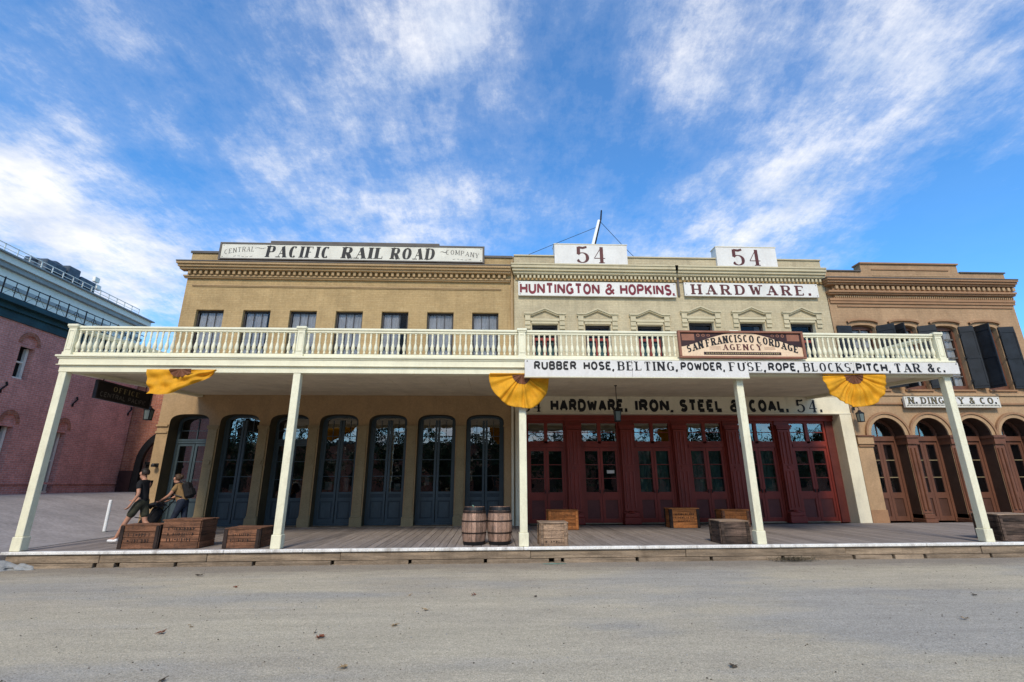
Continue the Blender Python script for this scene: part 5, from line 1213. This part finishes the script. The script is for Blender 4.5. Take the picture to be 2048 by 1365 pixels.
# fallen leaves
def leafmesh(m, seed, sz):
    r_ = random.Random(seed); out = []; lob = [(0,1.0),(.45,.42),(.75,.95),(1.15,.40),(1.5,.80),(2.1,.35),(2.7,.5),(3.14,.25)]
    P = [(a, q) for a, q in lob]+[(-a, q) for a, q in lob[::-1][1:-1]]
    vs = [(0,0,.018*sz*8)]+[(q*sz*math.cos(a)*r_.uniform(.85,1.15), q*sz*math.sin(a)*r_.uniform(.85,1.15), sz*r_.uniform(.02,.45)) for a, q in P]
    n = len(P); mb = MB().add(vs, [(0, 1+i, 1+(i+1)%n) for i in range(n)], m); mb.tube([(0,0,.02),(-sz*.9,sz*.1,.03)], .0035, m, 5); return mb
LV = [(-3.81,6.51,'leafr',.10,'red brown dry leaf, leftmost of the large curled leaves on street'),(-1.89,6.21,'leafr',.115,'large red brown curled dry leaf left of the centre'),(-2.02,6.43,'leafd',.04,'tiny dark leaf scrap behind the large red brown curled leaf'),(-.87,7.39,'leaft',.085,'tan upright dry leaf right of centre nearest the kerb'),
 (-1.14,6.66,'leaft',.08,'flat tan dry leaf between the upright tan leaf and the curled red one'),(-1.36,5.27,'leaft',.09,'pale dry leaf with dark stem at the bottom edge of the street'),(-4.25,9.11,'leafr',.075,'small dark red leaf on the left half of the street'),(-5.47,10.23,'leafd',.13,'long dark leaf lying nearest the left part of kerb'),
 (-.24,8.29,'leafr',.08,'small reddish leaf just left of the middle post line'),(-1.22,8.32,'leaft',.05,'tiny orange tan leaf left of the small reddish leaf'),(-2.87,5.05,'leafd',.06,'dark leaf scrap at the bottom edge left of centre'),(-3.62,6.76,'leaft',.05,'small tan leaf just right of the leftmost large leaf'),
 (2.29,5.09,'leafd',.085,'mottled dark and pale leaf at the bottom edge right of centre'),(5.98,6.52,'leaft',.09,'tan dry leaf on the right side of the street'),(7.36,7.78,'leafd',.08,'dark flat leaf furthest right on the street'),(.71,8.1,'leafd',.05,'tiny dark leaf scrap in front of the middle post')]
for i, (x, y, m, sz, lab) in enumerate(LV):
    o = leafmesh(m, 20+i, sz*.75).obj('dry_leaf', None, loc=(x, y, ST+.004)); o.rotation_euler.z = rnd.uniform(0, 6.28); tag(o, lab, 'leaf', 'dry leaves on the street')
mb = MB(); r_ = random.Random(77)
for i in range(900):
    x, y = r_.uniform(-8, 10), r_.uniform(4, 11); s_ = r_.uniform(.004, .014); a = r_.uniform(0, 6); z = ST+.003
    mb.add([(x+s_*math.cos(a+k*2.1), y+s_*math.sin(a+k*2.1), z) for k in range(3)]+[(x, y, z+s_*.7)], [(0,1,3),(1,2,3),(2,0,3)], ('leafd','concrete','weed')[i%3])
mb.obj('grit', None, kind='stuff')

# ------------------------------------------------------------------ roof mast
mt = thing('roof_mast', 'leaning white mast with dark tip and guy wires behind the left 54 board', 'mast')
MB().tube([(3.95,20,9.2),(5.06,20,13.25)], [.13,.09], 'white', 10).obj('pole', mt, smooth=True); MB().tube([(4.05,19.93,9.2),(5.12,19.93,13.3),(5.19,20,13.80)], [.045,.04,.035], 'iron', 8).obj('spar', mt, smooth=True)
MB().tube([(4.9,20,12.9),(2.6,20.0,11.85),(1.0,20,11.1)], .012, 'iron', 5).obj('guy_wire', mt); MB().tube([(5.1,20,13.2),(6.1,20,11.95),(7.0,20,10.9)], .012, 'iron', 5).obj('guy_wire', mt)

# ------------------------------------------------------------------ red brick building on the left
rb = thing('red_brick_building', 'tall red brick building with teal eave at left, beyond the alley', 'building')
WX = -18.0; GZ = .9
def side_wall(mb, x, y0, y1, z0, z1, ops, m, depth):
    """wall in the x plane that faces +x; ops (y0,y1,z0,ztop,spring)"""
    t = MB(); facade(t, y0, y1, z0, z1, 0, ops, m, depth)
    mb.add([(x-v[1], v[0], v[2]) for v in t.v], t.f, m)
WIN = [(18.52,19.14,5.24,6.93,6.60),(18.62,19.16,1.6,3.92,3.58),(21.02,21.50,1.05,3.92,3.58),(15.6,16.2,5.24,6.93,6.6),(15.6,16.2,1.6,3.92,3.58)]
mb = MB(); side_wall(mb, WX, 2, 25, -.4, 7.3, [(a,c,d,e,s_,2.0) for a,c,d,e,s_ in WIN], 'redbrick', .35)
mb.quad((-32,25,-.4),(WX,25,-.4),(WX,25,8.0),(-32,25,8.0),'redbrick'); mb.quad((-32,2,-.4),(WX,2,-.4),(WX,2,8.0),(-32,2,8.0),'redbrick'); mb.quad((WX-.3,2,8.0),(WX-.3,25,8.0),(-32,25,8.0),(-32,2,8.0),'roof_trim'); mb.obj('wall', rb)
MB().box(WX-.5, WX+.06, 1.95, 25.05, 7.301, 7.62, 'tealeave').box(WX-.5, WX+.16, 1.9, 25.1, 7.621, 7.82, 'tealeave').box(WX-.5, WX+.36, 1.8, 25.3, 7.821, 8.0, 'tealeave').obj('eave', rb)
MB().box(WX-.02, WX+.05, 2, 25.02, 1.38, 1.46, 'redbrick').obj('ledge', rb)
for a, c, d, e, s_ in WIN:
    q = arch_pts(a-.14, c+.14, s_, e+.16, 2); r2 = arch_pts(a-.0, c+.0, s_, e, 2); t = MB(); archband(t, q, r2, -.03, -.001, 'rawbrick')
    MB().add([(WX-v[1], v[0], v[2]) for v in t.v], t.f, 'rawbrick').obj('window_arch', rb)
    t = MB(); archpane(t, a, c, s_-.06, s_, e, .06, 'redbrick'); t.box(a, c, .03, .1, s_-.12, s_-.06, 'darkframe')
    f = MB().add([(WX-v[1], v[0], v[2]) for v in t.v], t.f, 'redbrick').obj('window', rb)
    MB().box(WX-.34, WX-.22, a+.02, a+.10, d, s_-.12, 'offwhite').box(WX-.34, WX-.22, c-.12, c-.02, d, s_-.12, 'offwhite').box(WX-.34, WX-.1, a+.1, c-.12, d, d+.07, 'offwhite').box(WX-.33, WX-.24, a+.1, c-.12, (d+s_)/2-.03, (d+s_)/2+.03, 'offwhite').obj('frame', f)
    MB().box(WX-.37, WX-.35, a, c, d, e, 'dark').obj('pane', f)
for y, z in ((18.3, 4.82), (21.49, 4.80), (24.77, 4.86), (15.1, 4.8)):
    MB().tube([(WX+.03,y-.06,z-.22),(WX+.05,y-.09,z-.1),(WX+.05,y,z),(WX+.05,y+.09,z+.1),(WX+.03,y+.06,z+.22)], .035, 'iron', 6).obj('wall_tie', rb)
rr = thing('roof_railing', 'dark ornamental iron railing along the eave of the red brick building', 'railing')
ps = [10.6+.93*i for i in range(16)]
for i, y in enumerate(ps):
    MB().box(WX+.11, WX+.14, y-.018, y+.018, 8.0, 8.72, 'iron').obj('post', rr)
    if i < 15:
        MB().box(WX+.11, WX+.14, y+.025, y+.905, 8.66, 8.69, 'iron').obj('rail', rr); MB().box(WX+.11, WX+.14, y+.025, y+.905, 8.08, 8.10, 'iron').obj('rail', rr)
        m = y+.465; MB().tube([(WX+.125,m,8.1),(WX+.125,m,8.66)], .014, 'iron', 5).tube([(WX+.125,m+.12*math.cos(a*.785),8.38+.12*math.sin(a*.785)) for a in range(9)], .009, 'iron', 4).tube([(WX+.125,y+.05,8.1),(WX+.125,m,8.5),(WX+.125,y+.88,8.1)], .007, 'iron', 4).obj('ornament', rr)
# rear orange brick wing with a dark round archway
rw = thing('brick_wing', 'lower orange red brick wing with a dark round archway behind the two people', 'building')
mb = MB(); t = MB(); facade(t, -18.6, -8, -.3, 6.7, 25.08, [(-17.1,-13.9,-.3,3.95,2.35,2.0)], 'rawbrick', .5); mb.add(t.v, t.f, 'rawbrick'); mb.quad((-18.6,25.08,6.7),(-8,25.08,6.7),(-8,36,6.7),(-18.6,36,6.7),'roof_trim'); mb.obj('wall', rw)
q = arch_pts(-17.3, -13.7, 2.35, 4.13, 2); r2 = arch_pts(-17.0, -14.0, 2.35, 3.85, 2); mb = MB(); archband(mb, q, r2, 24.9, 25.07, 'iron'); mb.box(-17.3, -17.0, 24.9, 25.07, .9, 2.35, 'iron'); mb.box(-14, -13.7, 24.9, 25.07, .9, 2.35, 'iron'); mb.obj('iron_arch', rw)
MB().box(-17, -14, 25.3, 25.35, .8, 2.3, 'dark').box(-17, -14, 25.2, 25.3, 2.3, 2.42, 'iron').obj('gate', rw); mb = MB(); archpane(mb, -17, -14, 2.42, 2.43, 3.85, 25.32, 'rawbrick'); mb.obj('arch_infill', rw)
MB().box(-17.94, -17.32, 24.9, 25.07, .8, 2.0, 'signdark').obj('utility_panel', rw)

# white building beyond
wb = thing('white_building', 'long grey white building with roof railing beyond the red brick building', 'building')
mb = MB(); mb.box(-48, -26, 6, 35.3, 0, 12.7, 'offwhite'); mb.box(-48, -25.6, 5.6, 35.5, 12.701, 13.05, 'offwhite'); mb.obj('wall', wb)
MB().box(-26, -25.75, 6, 35.4, 12.45, 12.699, 'greyeave').box(-26, -25.9, 6, 35.35, 11.5, 11.7, 'greyeave').obj('eave', wb)
MB().box(-48.2, -25.4, 5.5, 35.6, 13.051, 13.12, 'greyeave').obj('coping', wb)
mb = MB()
for i in range(29): mb.box(-25.7, -25.66, 14+.72*i-.02, 14+.72*i+.02, 13.12, 13.62, 'offwhite')
mb.box(-25.7, -25.66, 14, 34.2, 13.59, 13.63, 'offwhite'); mb.box(-25.69, -25.67, 14, 34.2, 13.36, 13.39, 'offwhite'); mb.obj('roof_railing', wb)
eq = thing('roof_machinery', 'dark grey rooftop ventilation units on the white building', 'machinery')
for a, c, z, d in ((27.0,28.4,14.05,'equip'),(28.5,29.4,14.3,'equip'),(29.5,30.7,14.0,'equip')):
    u_ = MB().cbox(-27.6, -26.2, a, c, 13.13, z+.15, d, .05).obj('casing', eq); mb = MB()
    for k in range(5): mb.box(-26.19, -26.16, a+.1, c-.1, 13.25+.09*k, 13.29+.09*k, 'iron')
    mb.obj('louvre', u_)
MB().tube([(-26.8,26.4,13.9),(-26.8,28.2,14.45),(-26.8,30.2,14.2)], .12, 'equip', 8).obj('duct', eq)
ds = thing('antenna', 'pale antenna panels on a short pole beside the rooftop units', 'antenna')
MB().tube([(-26.6,31.1,13.1),(-26.6,31.1,14.6)], .03, 'offwhite').obj('pole', ds); MB().cbox(-26.7, -26.5, 30.85, 31.25, 14.4, 14.75, 'offwhite', .02).cbox(-26.7, -26.5, 31.12, 31.5, 13.95, 14.28, 'offwhite', .02).obj('panel', ds)
# far red roof at the right edge
fr = thing('distant_brick_house', 'distant red brick upper storey showing at the right edge', 'building')
MB().box(70, 90, 62, 74, 0, 20.2, 'rawbrick').obj('wall', fr); MB().box(69.8, 90.2, 61.8, 74.2, 20.2, 20.6, 'roof_trim').obj('roof', fr)

# trees and a low building across the street, which the shop windows mirror
TL = ['broad', 'tall', 'thin', 'spreading', 'low', 'rounded', 'dense', 'open', 'slender', 'heavy', 'ragged', 'leaning']
def tree(x, y, h, r0, seed):
    r_ = random.Random(seed); t = thing('street_tree', TL[seed % 12]+' leafy tree across the street, mirrored in the shop windows', 'tree', 'trees across the street', (x, y, ST))
    mb = MB().tube([(0,0,0),(.1,0,h*.35),(-.05,.1,h*.7)], [.25,.18,.08], 'bark', 8)
    for k in range(7): a = k*.9; mb.tube([(0,0,h*(.3+.05*k)),(r0*.6*math.cos(a),r0*.6*math.sin(a),h*(.5+.06*k))], [.09,.03], 'bark', 6)
    mb.obj('trunk', t); mb = MB()
    for k in range(60):
        c = Vector((r_.gauss(0, r0*.5), r_.gauss(0, r0*.4), h*.60+r_.gauss(0, h*.19)))
        for j in range(60):
            p = c+Vector((r_.gauss(0,.42), r_.gauss(0,.42), r_.gauss(0,.36))); u = Vector((r_.gauss(0,1), r_.gauss(0,1), r_.gauss(0,1))).normalized()*.19; w = u.cross(Vector((0,0,1))+u*.3).normalized()*.13
            mb.add([p-u, p+w, p+u, p-w], [(0,1,2,3)], 'foliage')
    mb.obj('crown', t)
for i, q in enumerate([(-34,-17,7.5,3.4),(-26,-19,8.2,3.6),(-18.5,-17,6.8,3.2),(-11.5,-20,8.6,3.6),(-5.5,-18,6.6,3.0),(.5,-21,8.8,3.4),(6.5,-18,7.0,3.0),(12.5,-20,8.4,3.6),(19,-18,7.2,3.2),(25.5,-19,8.6,3.6),(32,-18,7.0,3.4),(39,-19,8.2,3.6)]): tree(*q, i)
ob = thing('low_brick_building', 'long low dark brick building across the street, mirrored in the shop windows', 'building')
mb = MB(); mb.box(-60, 60, -40, -27, ST, 5.9, 'rawbrick'); mb.obj('wall', ob); MB().box(-60.3, 60.3, -40.3, -26.6, 5.9, 6.2, 'roof_trim').obj('roof', ob)
for i in range(24):
    x = -57+i*5; MB().box(x, x+2.2, -26.99, -26.9, .6, 3.4, 'dark').obj('window', ob)
